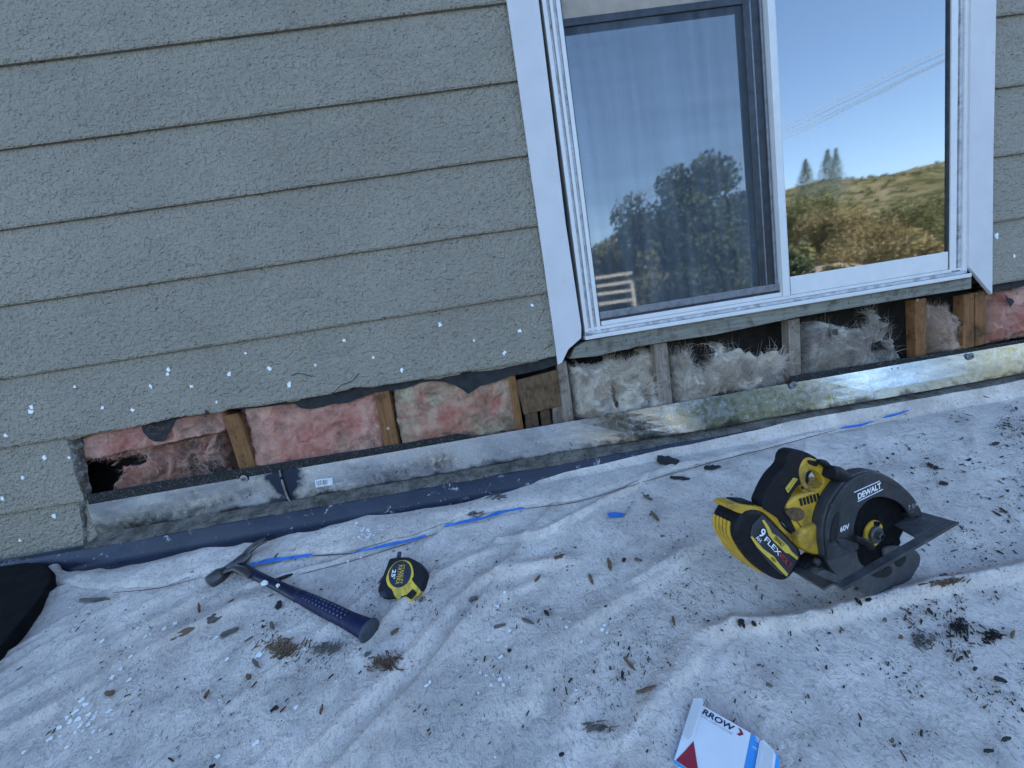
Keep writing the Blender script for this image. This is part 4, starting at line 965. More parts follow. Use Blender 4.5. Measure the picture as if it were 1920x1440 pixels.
for a in [(560, 1190, 60, 30, 260), (620, 1150, 90, 60, 200), (700, 1090, 60, 50, 120), (830, 1140, 60, 40, 160), (960, 1160, 80, 50, 200), (1100, 1080, 120, 60, 260), (1180, 1200, 90, 70, 300), (1130, 1270, 60, 30, 130), (1280, 1200, 90, 70, 180),
          (400, 1250, 120, 70, 220), (300, 1320, 160, 70, 120), (700, 1300, 260, 80, 200), (1250, 1000, 80, 50, 120), (1300, 950, 60, 40, 60), (1850, 1190, 60, 40, 420), (1880, 1260, 40, 40, 220), (1780, 1160, 60, 25, 220), (1750, 1290, 90, 60, 200),
          (1850, 900, 70, 40, 300), (1880, 800, 50, 25, 260), (1760, 850, 80, 40, 200), (1800, 1010, 70, 40, 200), (1650, 1180, 120, 60, 180), (1500, 1150, 90, 40, 160), (1400, 1330, 200, 80, 240), (1700, 1380, 160, 60, 120), (1350, 1120, 60, 60, 120), (600, 1010, 90, 12, 50), (1500, 860, 120, 30, 60), (930, 1250, 200, 120, 260), (1630, 760, 200, 25, 60), (200, 1180, 110, 60, 70)]: crumbs(*a)
tag(link('wood_crumbs', V, F, DEB, None, False, (.3, .5, roofz(.5))), 'fine dark sawdust and wood crumbs scattered over the drop cloth', 'sawdust', None, 'stuff')

# ------------------------------------------------------------------ black rolled bundle, lower left
BLK = simple('black_rubber', (.003, .003, .004), .8, 0, .3, 20, 14, .003, None, 25, .15)
P = [on_roof(p, .042) for p in [(-90, 1072), (0, 1060), (50, 1053), (84, 1055), (99, 1070), (98, 1088), (70, 1130), (36, 1172), (0, 1216), (-70, 1290), (-300, 1500), (-420, 1180)]]
o = prism('black_membrane_fold', P, ROOFN, .050, BLK, None, .006, 3, 1)
tag(o, 'thick fold of black membrane lying at the left end of the drop cloth', 'membrane')

# ------------------------------------------------------------------ hammer
HB1 = on_roof((452, 1062), .022)
STL = simple('hammer_steel', (.10, .095, .092), .42, .7, .35, 40, 120, .0006, (.08, .06, .05), 30)
NAVY = simple('navy_paint', (.006, .009, .032), .35, 0, .4, 40, 90, .0004, (.03, .03, .035), 22, .3, .56)
GRIP = simple('navy_grip', (.006, .010, .045), .55, 0, .25, 50, 200, .0008, (.05, .05, .06), 30, .25, .58)
ham = thing('claw_hammer', 'steel claw hammer with navy blue handle lying on the hem of the drop cloth', 'hammer', on_roof((540, 1110), 0))
a0 = on_roof((440, 1060), .026); a1 = on_roof((562, 1118), .020); a2 = on_roof((692, 1182), .030)
def seglerp(a, b, n_): return [a.lerp(b, i/(n_-1)) for i in range(n_)]
s1 = seglerp(a0, a1, 10); tube('shaft', s1, [(.013, .008)]+[(.0135-.0035*math.sin(i/9*math.pi), .0085) for i in range(1, 10)], NAVY, ham, 16, 1, ROOFN)
s2 = seglerp(a1.lerp(a0, .03), a2, 24)
prf = [(.0112, .0090)]+[(.0118+.0035*math.sin(i/23*math.pi*.9)+(.0060*max(0, (i-15)/8)**1.6), .0115+.003*math.sin(i/23*math.pi)+.005*max(0, (i-16)/7)**1.5) for i in range(1, 24)]
gr = tube('grip', s2, prf, GRIP, ham, 24, 1, ROOFN)
ax = (a2-a1).normalized(); sd = ax.cross(ROOFN).normalized(); nu_ = sd.cross(ax)
tube('end_cap', [a2-ax*.001, a2+ax*.003, a2+ax*.006], [(.0215, .0185), (.0208, .0178), (.016, .014)], simple('grip_end', (.035, .045, .06), .7, 0, .3, 80), ham, 24, 1, ROOFN)
DOT = simple('grip_dot', (.11, .13, .20), .6)
for r_ in range(3):
    for k in range(13):
        t_ = .08+.052*k+.02*(r_ % 2); p = a1.lerp(a2, t_); i_ = min(23, int(t_*23)); wv = prf[i_]
        th = R(62+r_*24); q = p+sd*(-math.cos(th))*(-wv[0])*1.0*(1)+nu_*math.sin(th)*wv[1]
        q = p+sd*math.cos(th)*wv[0]+nu_*math.sin(th)*wv[1]
        nn = (sd*math.cos(th)/wv[0]+nu_*math.sin(th)/wv[1]).normalized()
        disc('grip_dot', q+nn*.0007, nn, .0016, .0012, DOT, gr, 8, 0, 0, ax)
# head: poll, neck, cheek, claw
f0 = on_roof((393, 1094), .020); f1 = on_roof((418, 1075), .022); c0 = on_roof((438, 1062), .026); c1 = on_roof((456, 1048), .03)
v_ = (f0-f1).normalized()
head = tube('head', [f0+v_*.0015, f0, f0-v_*.004, f0-v_*.024, f0-v_*.031, f0-v_*.040, c0, c1, c1.lerp(on_roof((474, 1028), .036), .5)],
            [.0135, .0168, .0178, .0178, .0135, .0105, (.0135, .012), (.015, .011), (.013, .007)], STL, ham, 24, 1, ROOFN)
cl_ = [on_roof(p, o_) for p, o_ in [((452, 1050), .032), ((464, 1036), .036), ((474, 1026), .042), ((486, 1018), .047), ((499, 1012), .048)]]
cl = smooth_open(cl_, 4)
sdc = (cl_[-1]-cl_[0]).cross(ROOFN).normalized()
for sgn in (-1, 1):
    tube('claw', [p+sdc*sgn*(.0060+.0016*i/len(cl)) for i, p in enumerate(cl)], [(.0058-.0022*i/len(cl), .006-.0042*i/len(cl)) for i in range(len(cl))], STL, ham, 12, 1, ROOFN)
tube('cheek_strap', [on_roof((420, 1072), .034), on_roof((440, 1064), .037), on_roof((452, 1068), .036), on_roof((470, 1080), .030)], [(.006, .003), (.0085, .005), (.009, .005), (.008, .003)], STL, ham, 14, 1, ROOFN)
for px, r_, m_ in [((495, 1091), 5, PAINTW), ((520, 1096), 2.6, PAINTW)]:
    g_ = random.Random(int(px[0])); n0 = Vector((-.2, -.75, .62)).normalized(); c_ = on_roof(px, .034)
    Pl = Plane(c_, ROOFN, Vector((0, 1, 0))); P = []
    for j in range(9): a = j*.698; q = r_*(.6+.7*g_.random())*.0010; P.append(c_+Pl.r*math.cos(a)*q*1.4+Pl.u*math.sin(a)*q)
    prism('paint_fleck', P, ROOFN, .006, m_, ham)

# ------------------------------------------------------------------ tape measure
TN = Vector((-.12, -.72, .68)).normalized()
tcn = on_roof((750, 1092), .040)
TP = Plane(tcn, TN)
RUB = simple('black_rubber_case', (.006, .006, .009), .6, 0, .3, 60, 200, .0005, (.05, .045, .04), 50, .25, .62)
YEL = simple('yellow_plastic', (.62, .42, .03), .42, 0, .12, 50, 150, .0003, (.12, .09, .03), 30)
tm = thing('tape_measure', 'black and yellow tape measure lying on the cloth right of the hammer', 'tape measure', on_roof((752, 1110), 0))
tp = lambda L_, o_=0: [TP.off(o_).p(p) for p in L_]
prism('case', tp([(733, 1047), (750, 1045), (769, 1046), (784, 1057), (793, 1072), (795, 1086), (790, 1105), (778, 1120), (758, 1126), (738, 1122), (722, 1123), (711, 1114), (709, 1104), (718, 1080), (725, 1062), (729, 1051)]), TN, .036, RUB, tm, .005, 3, 4)
prism('face_plate', tp([(757, 1050), (768, 1054), (774, 1066), (775, 1080), (772, 1086), (779, 1096), (788, 1108), (778, 1121), (765, 1128), (750, 1127), (740, 1118), (735, 1106), (727, 1098), (724, 1084), (730, 1067), (742, 1054)], .0015), TN, .030, YEL, tm, .003, 2, 4)
# circular badge
bc = TP.off(.003).p((749, 1077)); eu = TP.off(.003).p((757, 1053))-bc
def ell(cx, cy, a, b, ang, n_=36):
    ca, sa = math.cos(R(ang)), math.sin(R(ang)); return [(cx+a*math.cos(t_)*ca-b*math.sin(t_)*sa, cy+a*math.cos(t_)*sa+b*math.sin(t_)*ca) for t_ in [6.2832*i/n_ for i in range(n_)]]
BADGE = simple('badge_black', (.008, .009, .02), .15, 0, .2, 60)
prism('badge', tp(ell(749.5, 1076.5, 26, 20, -68), .003), TN, .004, BADGE, tm, .0006)
a, b = tp([(753, 1059), (748, 1095)], .0036)
text('lettering', 'STANLEY', a, b, TN, .0075, YEL, tm)
a, b = tp([(747.5, 1060), (741.5, 1095.5)], .0036); text('lettering', 'FATMAX', a, b, TN, .0068, YEL, tm)
a, b = tp([(736, 1068), (733, 1085)], .0036); text('lettering', "25'", a, b, TN, .0085, PAINTW, tm, bold=.02)
prism('lock_button', tp([(773, 1104), (781, 1112), (770, 1124), (760, 1117)], .0045), TN, .008, RUB, tm, .0015)
prism('lock_slot', tp([(751, 1119), (761, 1115), (762, 1117.5), (752, 1121.5)], .0025), TN, .002, BADGE, tm)
prism('end_hook', tp([(746, 1034), (752, 1034), (750, 1047), (743, 1047)], -.012), TN, .004, ALUDK, tm, .0005)
prism('belt_clip', tp([(722, 1074), (724, 1080), (712, 1093), (707, 1094)], -.024), TN, .002, ALUDK, tm, .0005)
prism('mouth', tp([(708, 1108), (722, 1106), (726, 1120), (712, 1119)], .0008), TN, .01, BADGE, tm, .002)

# ------------------------------------------------------------------ circular saw
AZ = R(15)
SN = Vector((math.sin(AZ), -math.cos(AZ), 0.02)).normalized()
d = ray((1646, 1004)); SO = d*0.612
SP = Plane(SO, SN)
def sp_(L_, o_=0): pl = SP.off(o_); return [pl.p(p) for p in L_]
saw = thing('circular_saw', 'yellow and black cordless circular saw resting on the drop cloth', 'circular saw', on_roof((1560, 1095), 0))
GRD = simple('grey_cast_guard', (.030, .030, .033), .5, .0, .25, 60, 180, .0004, (.075, .072, .07), 24, .3, .56)
GRD2 = simple('lower_guard_grey', (.06, .062, .066), .5, .2, .25, 50, 150, .0004, (.045, .045, .05), 18)
SBLK = simple('saw_black', (.007, .007, .009), .6, 0, .3, 60, 300, .0004, (.06, .055, .05), 34, .22, .60)
SYEL = simple('saw_yellow', (.50, .29, .022), .45, 0, .15, 40, 150, .0003, (.13, .08, .03), 16)
SYL = simple('label_yellow', (.60, .42, .06), .5, 0, .1, 60)
DISC = simple('blade_black', (.004, .004, .005), .85, 0, .3, 60, 0, 0, None, 25, .1)
SHOE = simple('shoe_plate', (.075, .073, .075), .45, .5, .3, 50, 0, 0, (.13, .13, .135), 40)
WHT = simple('label_white', (.75, .76, .80), .5, 0, .05, 40)
REDM = simple('label_red', (.50, .03, .04), .5)
# guard shell rim (outer arc, thick)
outer = [(1554, 1047), (1550, 1020), (1550, 990), (1556, 962), (1568, 935), (1586, 910), (1608, 893), (1636, 886), (1662, 893), (1689, 909), (1711, 930), (1724, 950), (1733, 971)]
inner = [(1610, 1031), (1603, 1016), (1601, 1000), (1604, 978), (1611, 958), (1624, 942), (1638, 934), (1654, 932), (1672, 936), (1686, 943), (1697, 953), (1706, 966)]
O3 = smooth_open(sp_(outer), 5); I3 = smooth_open(sp_(inner), 5)
ug = band('upper_guard', O3, I3, SN, .004, GRD, saw, .0014, False, 60)
rim_in = [p.lerp(q, .10) for p, q in zip(resample(O3, 60), resample(I3, 60))]
band('guard_rim', [p-SN*.0035+(p-SO).normalized()*.003 for p in O3], [p-SN*.0035 for p in rim_in], SN, .017, SBLK if 0 else GRD, saw, .003, False, 60)
# back plate of the guard
bp_ = [p-SN*.019 for p in O3]+[SO-SN*.019+Vector((0, 0, -.03))]
prism('guard_back', bp_, SN, .003, SBLK, saw)
# slot in the guard
prism('guard_slot', smooth_closed(sp_([(1558, 1017), (1559, 995), (1565, 972), (1574, 960), (1573, 985), (1570, 1008)], .0012), 4), SN, .0016, simple('slot_black', (.003, .003, .004), .9), saw)
# blade and arbor
bc = SO-SN*.009
N_ = 24; V = []; ring = []
for i in range(N_*4):
    a = 6.2832*i/(N_*4); r_ = .078+(.0035 if i % 4 == 0 else (.001 if i % 4 == 3 else -.002)); ring.append(bc+SP.r*math.cos(a)*r_+SP.u*math.sin(a)*r_)
prism('blade', ring, SN, .0018, DISC, saw)
disc('blade_washer', bc+SN*.004, SN, .0215, .003, SYEL, saw, 40, 0, .0005)
for k0, k1 in ((40, 88), (-60, 8)):
    A_ = [bc+SN*.0048+SP.r*math.cos(R(k0+(k1-k0)*j/10))*.0208+SP.u*math.sin(R(k0+(k1-k0)*j/10))*.0208 for j in range(11)]
    B_ = [bc+SN*.0048+SP.r*math.cos(R(k0+(k1-k0)*j/10))*.012+SP.u*math.sin(R(k0+(k1-k0)*j/10))*.012 for j in range(11)]
    band('washer_marking', A_, B_, SN, .001, DISC, saw, 0, False, 11)
disc('arbor_flange', bc+SN*.010, SN, .0138, .008, STL, saw, 32, 0, .003)
disc('arbor_bolt', bc+SN*.015, SN, .0062, .008, STL, saw, 6, 0, .001)
disc('arbor_bolt', bc+SN*.0155, SN, .0040, .002, DISC, saw, 6)
# lower guard
lo = [(1549, 1044), (1556, 1062), (1572, 1080), (1590, 1090), (1602, 1096), (1617, 1107), (1640, 1115), (1666, 1115), (1689, 1105), (1707, 1086), (1719, 1067), (1724, 1058), (1725, 1042), (1716, 1032)]
li = [(1607, 1034), (1608, 1044), (1612, 1054), (1620, 1062), (1632, 1067), (1645, 1066), (1655, 1058), (1659, 1047), (1657, 1034), (1660, 1027), (1672, 1024), (1688, 1024), (1700, 1028)]
lg = band('lower_guard', smooth_open(sp_(lo, -.0045), 5), smooth_open(sp_(li, -.0045), 5), SN, .003, GRD2, saw, .001, False, 60)
LO3 = smooth_open(sp_(lo, -.0065), 5); band('lower_guard_rim', LO3, [p.lerp(SO, .05) for p in LO3], SN, .016, GRD2, saw, .002, False, 60)
HOLE = simple('opening_black', (.002, .002, .003), .9)
prism('guard_window', sp_([(1636, 1078), (1652, 1071), (1668, 1062), (1673, 1068), (1671, 1076), (1662, 1082), (1648, 1083), (1640, 1081)], -.0032), SN, .001, HOLE, saw, 0, 2, 3)
prism('guard_window', sp_([(1679, 1054), (1690, 1046), (1697, 1040), (1698, 1050), (1692, 1060), (1685, 1063), (1681, 1060)], -.0032), SN, .001, HOLE, saw, 0, 2, 3)
# dark inside behind the openings
disc('inner_housing', SO-SN*.0165, SN, .084, .002, HOLE, saw, 48)
# retracting lever
P = sp_([(1602, 1008), (1616, 1013), (1628, 1020), (1634, 1027)], .008); tube('guard_lever', smooth_open(P, 3), [.0035, .004, .0045, .005, .0052, .0055, .0055, .0058, .0055, .004], SBLK, saw, 12)
prism('lever_bracket', sp_([(1572, 1012), (1592, 1012), (1611, 1017), (1612, 1030), (1596, 1034), (1578, 1026)], .004), SN, .006, GRD, saw, .002)
prism('guard_skirt', sp_([(1554, 1020), (1575, 1018), (1600, 1030), (1610, 1031), (1590, 1042), (1570, 1048), (1554, 1052)], .002), SN, .005, GRD, saw, .0015)
# shoe plate : thin plate crossing the guard
pn = SP.off(.038); E1 = pn.p((1592, 1098)); E2 = pn.p((1798, 979))
al = (E2-E1).normalized(); nrm = SN.cross(al).normalized()
if nrm.z < 0: nrm = -nrm
def sh(u, w_): return E1+al*u-SN*w_
Ls = (E2-E1).length
def plate(name, pts, m=SHOE): return prism(name, [sh(*q) for q in pts], nrm, .0032, m, saw, .0008)
plate('shoe', [(-.01, 0), (Ls, 0), (Ls, .0125), (-.01, .0125)])
plate('shoe', [(Ls-.080, .013), (Ls, .013), (Ls-.004, .090), (Ls-.047, .090)])
plate('shoe', [(-.030, .013), (-.002, .013), (-.002, .060), (-.025, .060)])
plate('shoe', [(.12, .060), (Ls-.0525, .060), (Ls-.0525, .085), (.10, .085)])
prism('shoe_edge', [E1+nrm*.001-al*.01, E2+nrm*.001, E2-nrm*.0035, E1-nrm*.0035-al*.01], SN, .0012, SHOE, saw)
prism('shoe_heel', sp_([(1540, 1070), (1556, 1072), (1580, 1086), (1597, 1098), (1592, 1101), (1570, 1094), (1548, 1086), (1534, 1078)], .028), SN, .010, SHOE, saw, .001)
# depth bracket + knob
prism('depth_bracket', sp_([(1512, 1060), (1535, 1045), (1555, 1052), (1568, 1072), (1560, 1086), (1535, 1082), (1510, 1074)], -.012), SN, .02, SBLK, saw, .002)
c_ = sp_([(1530, 1073)], -.006)[0]; disc('bolt_head', c_, SN, .0075, .006, STL, saw, 20, 0, .001)
c_ = sp_([(1535, 1055)], -.006)[0]; disc('bolt_head', c_, SN, .0050, .006, STL, saw, 20, 0, .001)
prism('front_bracket', sp_([(1706, 966), (1716, 958), (1728, 962), (1740, 980), (1735, 985), (1712, 976)], -.004), SN, .03, GRD, saw, .002)
# motor body
MB = -.010
prism('motor_housing', sp_([(1477, 950), (1490, 934), (1510, 925), (1534, 918), (1560, 908), (1580, 920), (1580, 1040), (1545, 1045), (1522, 1040), (1505, 1030), (1496, 1002), (1484, 975)], MB-.010), SN, .040, SYEL, saw, .010, 4, 3)
prism('gear_housing', sp_([(1503, 1000), (1525, 985), (1550, 980), (1565, 1000), (1562, 1040), (1535, 1042), (1512, 1034), (1502, 1020)], MB-.002), SN, .03, SYEL, saw, .006, 3, 3)
VENT = simple('vent_dust', (.10, .055, .02), .9, 0, .5, 120, 300, .002)
prism('motor_vent', sp_([(1476, 958), (1492, 952), (1507, 957), (1508, 972), (1492, 978), (1480, 968)], MB-.008), SN, .004, VENT, saw, .001, 2, 3)
# handle loop: yellow front with trigger opening, black grip
HBk = -.020
yo = [(1500, 888), (1503, 872), (1510, 861), (1520, 858), (1534, 864), (1549, 876), (1565, 884), (1577, 893), (1571, 912), (1556, 934), (1545, 930), (1530, 925), (1514, 918), (1506, 912)]
yi = [(1512, 892), (1514, 886), (1519, 883), (1524, 882), (1530, 884), (1538, 889), (1543, 897), (1545, 905), (1540, 913), (1534, 916), (1527, 915), (1521, 912), (1515, 908), (1511, 902)]
YO = smooth_closed(sp_(yo, HBk), 4); YI = smooth_closed(sp_(yi, HBk), 4)
band('handle_front', YO+[YO[0]], YI+[YI[0]], SN, .014, SYEL, saw, .003, True, 57)
prism('handle_strut', sp_([(1497, 909), (1508, 908), (1520, 918), (1532, 940), (1522, 942), (1510, 926)], HBk-.004), SN, .012, SYEL, saw, .003, 2, 3)
hg = [(1430, 950), (1436, 925), (1452, 895), (1472, 872), (1476, 856), (1484, 846), (1500, 844), (1518, 851), (1534, 861), (1522, 861), (1511, 862), (1504, 873), (1500, 888), (1507, 906), (1497, 911), (1487, 923), (1477, 941), (1472, 950), (1476, 965), (1500, 990), (1506, 1002), (1486, 998), (1460, 972)]
hd = prism('handle', sp_(hg, HBk-.002), SN, .018, SBLK, saw, .006, 4, 3)
prism('handle_label', sp_([(1474, 916), (1489, 896), (1496, 898), (1478, 924)], HBk-.0005), SN, .0015, SYL, hd)
A_, B_ = sp_([(1479, 920), (1493, 899)], HBk+.001); text('lettering', 'BRUSHLESS', A_, B_, SN, .0032, SBLK, hd)
prism('lock_off_button', smooth_closed(sp_([(1517, 863), (1531, 866), (1534, 872), (1530, 875), (1519, 870)], HBk+.002), 3), SN, .004, SBLK, saw, .001)
prism('trigger', smooth_closed(sp_([(1511, 890), (1518, 883), (1522, 884), (1517, 892), (1517, 902), (1514, 908), (1510, 902)], HBk-.004), 3), SN, .02, SBLK, saw, .002)
P = sp_([(1534, 865), (1544, 868), (1552, 875), (1558, 882)], HBk+.004); tube('front_lever', smooth_open(P, 3), [.0035, .004, .0045, .005, .005, .005, .0045, .004, .004, .004], SBLK, saw, 10)
P = sp_([(1553, 884), (1570, 889), (1586, 897)], HBk+.008); tube('auxiliary_grip', P, [.010, .0115, .0095], SBLK, saw, 18)
prism('rear_spring_housing', sp_([(1575, 880), (1600, 886), (1616, 892), (1606, 902), (1585, 904)], HBk-.02), SN, .02, SBLK, saw, .003)
# battery
BO = .004
bf = [(1394, 966), (1406, 958), (1426, 958), (1444, 972), (1464, 994), (1485, 1014), (1502, 1030), (1505, 1046), (1496, 1068), (1478, 1088), (1464, 1090), (1444, 1081), (1417, 1060), (1398, 1036), (1384, 1010), (1384, 985)]
bt = prism('battery', sp_(bf, BO-.026), SN, .046, SBLK, saw, .007, 4, 3)
# raised label face
lab_px = [(1430, 966), (1447, 982), (1470, 1004), (1494, 1028), (1499, 1042), (1490, 1062), (1478, 1080), (1466, 1078), (1442, 1056), (1420, 1028), (1408, 1008), (1412, 986)]
prism('battery_label', sp_(lab_px, BO-.0245), SN, .003, simple('battery_label', (.028, .03, .036), .5, 0, .2, 60), bt, .001)
lo_ = BO-.0242
def lab(L_, m, o_=.0012): prism('label_stripe', sp_(L_, lo_+o_), SN, .001, m, bt)
lab([(1429, 976), (1433, 975), (1442, 988), (1448, 1000), (1458, 1005), (1478, 1024), (1484, 1034), (1497, 1045), (1495, 1050), (1480, 1038), (1474, 1037), (1452, 1016), (1442, 1004), (1438, 992)], SYL)
lab([(1408, 1007), (1411, 1006), (1430, 1028), (1452, 1044), (1462, 1058), (1478, 1076), (1475, 1081), (1460, 1066), (1450, 1055), (1434, 1040), (1420, 1026)], SYL)
bl = lambda L_: sp_(L_, lo_+.0016)
A_, B_ = bl([(1432, 1013), (1460, 1043)]); text('lettering', 'FLEX', A_, B_, SN, .0072, WHT, bt, bold=.01)
A_, B_ = bl([(1459, 1042), (1480, 1066)]); text('lettering', 'VOLT', A_, B_, SN, .0072, REDM, bt, bold=.01)
A_, B_ = bl([(1421, 1003), (1428, 1010)]); text('lettering', '9', A_, B_, SN, .013, WHT, bt, bold=.02)
A_, B_ = bl([(1416, 1009), (1424, 1018)]); text('lettering', 'AH', A_, B_, SN, .0055, WHT, bt, bold=.01)
A_, B_ = bl([(1450.5, 1010), (1467, 1027)]); text('lettering', 'DEWALT', A_, B_, SN, .006, SBLK, bt, bold=.015)
A_, B_ = bl([(1445, 1047), (1453, 1056)]); text('lettering', '60V', A_, B_, SN, .004, SBLK, bt, bold=.01)
# battery ribs (yellow) on the rear face
xb = [(1384, 985), (1384, 1010), (1398, 1036), (1417, 1060), (1444, 1081)]
base = sp_(xb, BO-.026)
cen = sp_([(1445, 1020)], BO-.026)[0]
def out_(p, q): v = (p-cen); v -= SN*v.dot(SN); return p+v.normalized()*q
rb1 = [out_(p, .0018)-SN*.018 for p in base]
for k in range(5):
    d0 = .012+k*.0062
    A_ = smooth_open([out_(p, .0035)-SN*d0 for p in base], 4); B_ = smooth_open([out_(p, .0035)-SN*(d0+.0048) for p in base], 4)
    V = []; F = []
    for i, (p, q) in enumerate(zip(A_, B_)):
        V += [out_(p, -.006), p, q, out_(q, -.006)]
        if i:
            b0 = 4*i-4
            for j in range(3): F.append((b0+j, b0+j+1, b0+j+5, b0+j+4))
    F += [(0, 1, 2, 3), (len(V)-4, len(V)-1, len(V)-2, len(V)-3)]
    o = link('battery_rib', V, F, SYEL, bt); bm = bmesh.new(); bm.from_mesh(o.data); bmesh.ops.recalc_face_normals(bm, faces=bm.faces); bm.to_mesh(o.data); bm.free(); bevel(o, .0012)
# yellow shoulder between battery and handle
sh_px = [(1365, 952), (1378, 944), (1400, 948), (1420, 950), (1438, 952), (1456, 964), (1462, 978), (1480, 996), (1500, 1010), (1507, 1020), (1505, 1032), (1490, 1020), (1466, 996), (1446, 974), (1428, 960), (1406, 957), (1392, 964)]
prism('battery_shoulder', sp_(sh_px, BO-.030), SN, .026, SYEL, bt, .004, 2, 3)
prism('flex_badge', smooth_closed(sp_([(1461, 975), (1466, 972), (1478, 984), (1489, 998), (1486, 1003), (1470, 990)], BO-.0285), 3), SN, .002, SBLK, bt, .0006)
A_, B_ = sp_([(1464, 979), (1474, 989)], BO-.0280); text('lettering', 'FLEX', A_, B_, SN, .004, WHT, bt)
prism('battery_latch', sp_([(1378, 945), (1384, 940), (1408, 941), (1418, 944), (1410, 951), (1394, 950)], BO-.036), SN, .02, SBLK, bt, .002)
# guard lettering
gp = lambda L_: sp_(L_, .0006)
A_, B_ = gp([(1608.5, 937), (1652, 915)]); text('lettering', 'DEWALT', A_, B_, SN, .0098, WHT, saw, bold=.035)
def gline(a, b, h=.0011):
    a, b = gp([a, b]); r = (b-a).normalized(); u = SN.cross(r); prism('label_line', [a, b, b+u*h, a+u*h], SN, .0006, WHT, saw)
gline((1602, 924), (1650, 902.5)); gline((1609, 941), (1656, 918))
A_, B_ = gp([(1575, 998), (1592, 991)]); text('lettering', '60V', A_, B_, SN, .0085, WHT, saw, bold=.02)
A_, B_ = gp([(1703, 957), (1720, 949)]); text('lettering', '7 1/4', A_, B_, SN, .008, simple('label_grey', (.35, .35, .36), .5), saw, bold=.01)
mid = [p.lerp(q, .22)+SN*.0006 for p, q in zip(resample(O3, 60), resample(I3, 60))]; mi2 = [p.lerp(q, .27)+SN*.0006 for p, q in zip(resample(O3, 60), resample(I3, 60))]
band('guard_ridge', mid[4:56], mi2[4:56], SN, .0012, GRD, saw, .0005, False, 50)
for px in ((1560, 1034), (1712, 962), (1622, 898), (1560, 948)):
    c_ = sp_([px], .0008)[0]; disc('guard_screw', c_, SN, .0028, .0012, STL, saw, 14, 0, .0004); disc('guard_screw', c_+SN*.0003, SN, .0012, .0006, HOLE, saw, 6)
for k in range(6):
    a0_, b0_, c0_, d0_ = sp_([(1500+k*6.5, 936-k*2), (1503+k*6.5, 935-k*2), (1506+k*6.5, 948-k*2), (1503+k*6.5, 949-k*2)], MB-.0085)
    prism('vent_slot', [a0_, b0_, c0_, d0_], SN, .003, HOLE, saw)
P = sp_([(1482, 962), (1500, 985), (1515, 1010), (1520, 1036)], MB-.0092); tube('housing_seam', smooth_open(P, 3), [.0006]*10, HOLE, saw, 5)
for px in ((1528, 870), (1560, 905), (1506, 915), (1540, 1020)):
    c_ = sp_([px], HBk+.0012)[0] if px[1] < 1000 else sp_([px], MB-.001)[0]; disc('case_screw', c_, SN, .0022, .002, HOLE, saw, 12)

# ------------------------------------------------------------------ paper staple box
PAPW = simple('white_card', (.72, .72, .74), .5, 0, .03, 30)
PAPB = simple('blue_card', (.03, .26, .62), .45, 0, .06, 30)
PAPR = simple('red_card', (.28, .015, .035), .45, 0, .1, 30)
PAPK = simple('dark_print', (.02, .02, .04), .5)
bxo = thing('paper_box', 'flattened white and blue card staple box with open end flaps at the bottom edge', 'box', on_roof((1350, 1400), 0))
BH = .016
BP = roofplane(BH+.010)
q1, q2 = BP.p((1300, 1312)), BP.p((1408, 1374)); q0 = BP.p((1264, 1424))
ux = (q2-q1); Lx = ux.length; ux.normalize(); vy = (q0-q1); vy = (vy-ux*vy.dot(ux)); Ly = vy.length; vy.normalize()
def bp2(u, v, h=0): return q1+ux*u+vy*v+ROOFN*h
Wx = Lx*1.0
tray = prism('carton', [bp2(0, 0), bp2(Wx, 0), bp2(Wx, Ly), bp2(0, Ly)], ROOFN, BH, PAPW, bxo, .0004)
def side(a, b, m, name='side_panel'):
    a = Vector(a); b = Vector(b); n0 = ROOFN.cross(b-a).normalized()
    if (a+b).dot(n0)*.5 < bp2(Wx/2, Ly/2).dot(n0): n0 = -n0
    prism(name, [a+n0*.0005-ROOFN*.0003, b+n0*.0005-ROOFN*.0003, b+n0*.0005-ROOFN*BH, a+n0*.0005-ROOFN*BH], n0, .0004, m, bxo); return n0
side(bp2(0, 0), bp2(Wx, 0), PAPR); side(bp2(0, 0), bp2(0, Ly), PAPB); nB = side(bp2(0, Ly), bp2(Wx, Ly), PAPB)
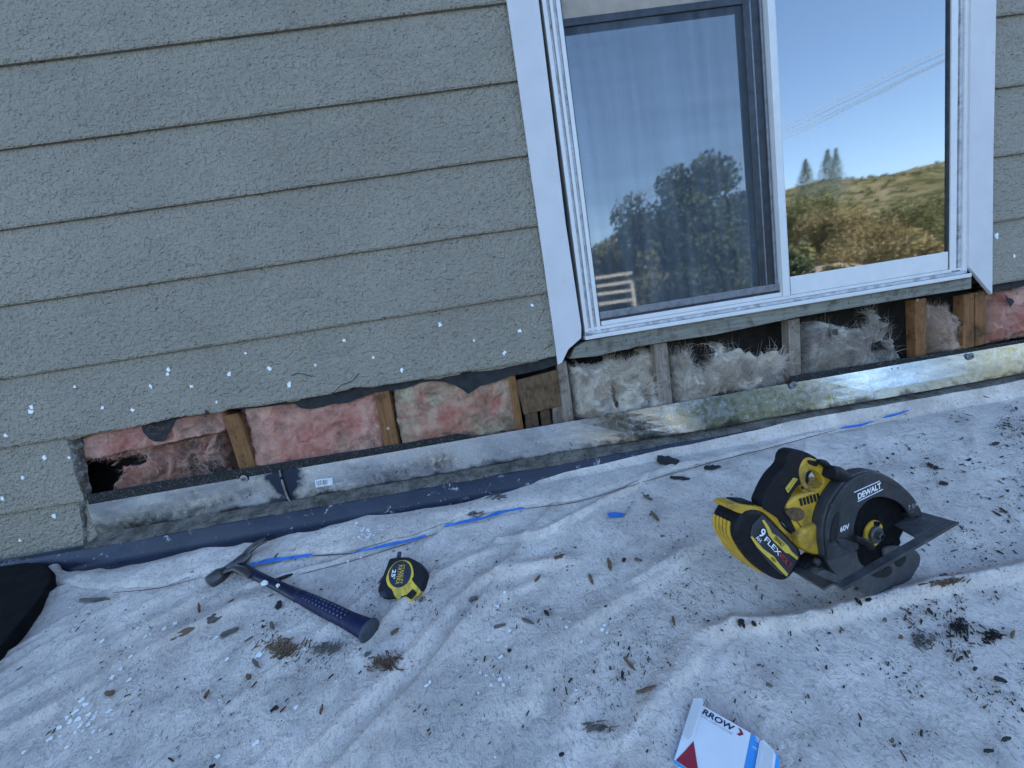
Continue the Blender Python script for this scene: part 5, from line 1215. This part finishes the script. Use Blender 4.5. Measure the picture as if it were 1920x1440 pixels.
# blue panel right, opened outward, and its flap
prism('blue_panel', [bp2(Wx+.0005, .0), bp2(Wx+Lx*.16, .002, -.002), bp2(Wx+Lx*.16, Ly, -.002), bp2(Wx+.0005, Ly)], ROOFN, .0006, PAPB, bxo)
fl_ = [bp2(Wx+Lx*.15, .004, .001), bp2(Wx+Lx*.20, .002, .004), bp2(Wx+Lx*.36, .010, .009), bp2(Wx+Lx*.40, .014, .009), bp2(Wx+Lx*.40, Ly-.004, .009), bp2(Wx+Lx*.15, Ly, .001)]
nf = (fl_[1]-fl_[0]).cross(fl_[4]-fl_[0]).normalized(); nf = nf if nf.z > 0 else -nf
prism('end_flap', fl_, nf, .0006, PAPW, bxo)
prism('flap_edge', [fl_[2]+ux*.0002, fl_[3]+ux*.004-ROOFN*.002, fl_[4]+ux*.004-ROOFN*.002, fl_[4]], nf, .0005, PAPB, bxo)
fw = Lx*.185
prism('end_flap', [bp2(0, -.001, .0015), bp2(fw-.002, -.003, .008), bp2(fw, .001, .0085), bp2(fw, Ly-.032, .0085), bp2(fw-.003, Ly-.026, .0075), bp2(0, Ly-.028, .0015)], (bp2(fw, .001, .0085)-bp2(0, 0, .0015)).cross(-vy).normalized()*(1 if (bp2(fw, .001, .0085)-bp2(0, 0, .0015)).cross(-vy).z > 0 else -1), .0006, PAPW, bxo)
def bt2(s, u0, v0, u1, v1, h, m, bold=.0, shear=0): text('lettering', s, bp2(u0, v0, .0003), bp2(u1, v1, .0003), ROOFN, h, m, bxo, .0002, bold, shear)
bt2('RROW', Lx*.20, Lx*.165, Lx*.755, Lx*.165, Lx*.115, PAPK, .03, .2)
bt2('IT ALL COMES TOGETHER', Lx*.20, Lx*.225, Lx*.74, Lx*.225, Lx*.03, simple('grey_print', (.3, .3, .34), .5))
P = [bp2(Lx*(.80+a), Lx*b, .0006) for a, b in ((0, .045), (.05, .045), (.10, .10), (.05, .165), (0, .165), (.05, .10))]
prism('arrow_mark', P, ROOFN, .0004, PAPR, bxo)
prism('red_wedge', [bp2(Lx*.20, Ly*.60, .0005), bp2(Lx*.42, Ly, .0005), bp2(.002, Ly, .0005), bp2(Lx*.12, Ly*.80, .0005)], ROOFN, .0003, PAPR, bxo)
text('lettering', 'T50', bp2(Wx+.005, .006, -.0002), bp2(Wx+Lx*.14, .006, -.0012), ROOFN, .006, PAPW, bxo, .0003, .02)
text('lettering', 'mm 508', bp2(Wx+.004, .016, -.0002), bp2(Wx+.014, .016, -.0012), ROOFN, .004, PAPW, bxo, .0003)
p0 = bp2(0, Ly-.03); text('lettering', 'ARROW', bp2(.003, Ly, -BH*.8)+nB*.0008, bp2(.05, Ly, -BH*.8)+nB*.0008, nB, .008, PAPW, bxo, .0003, .03)
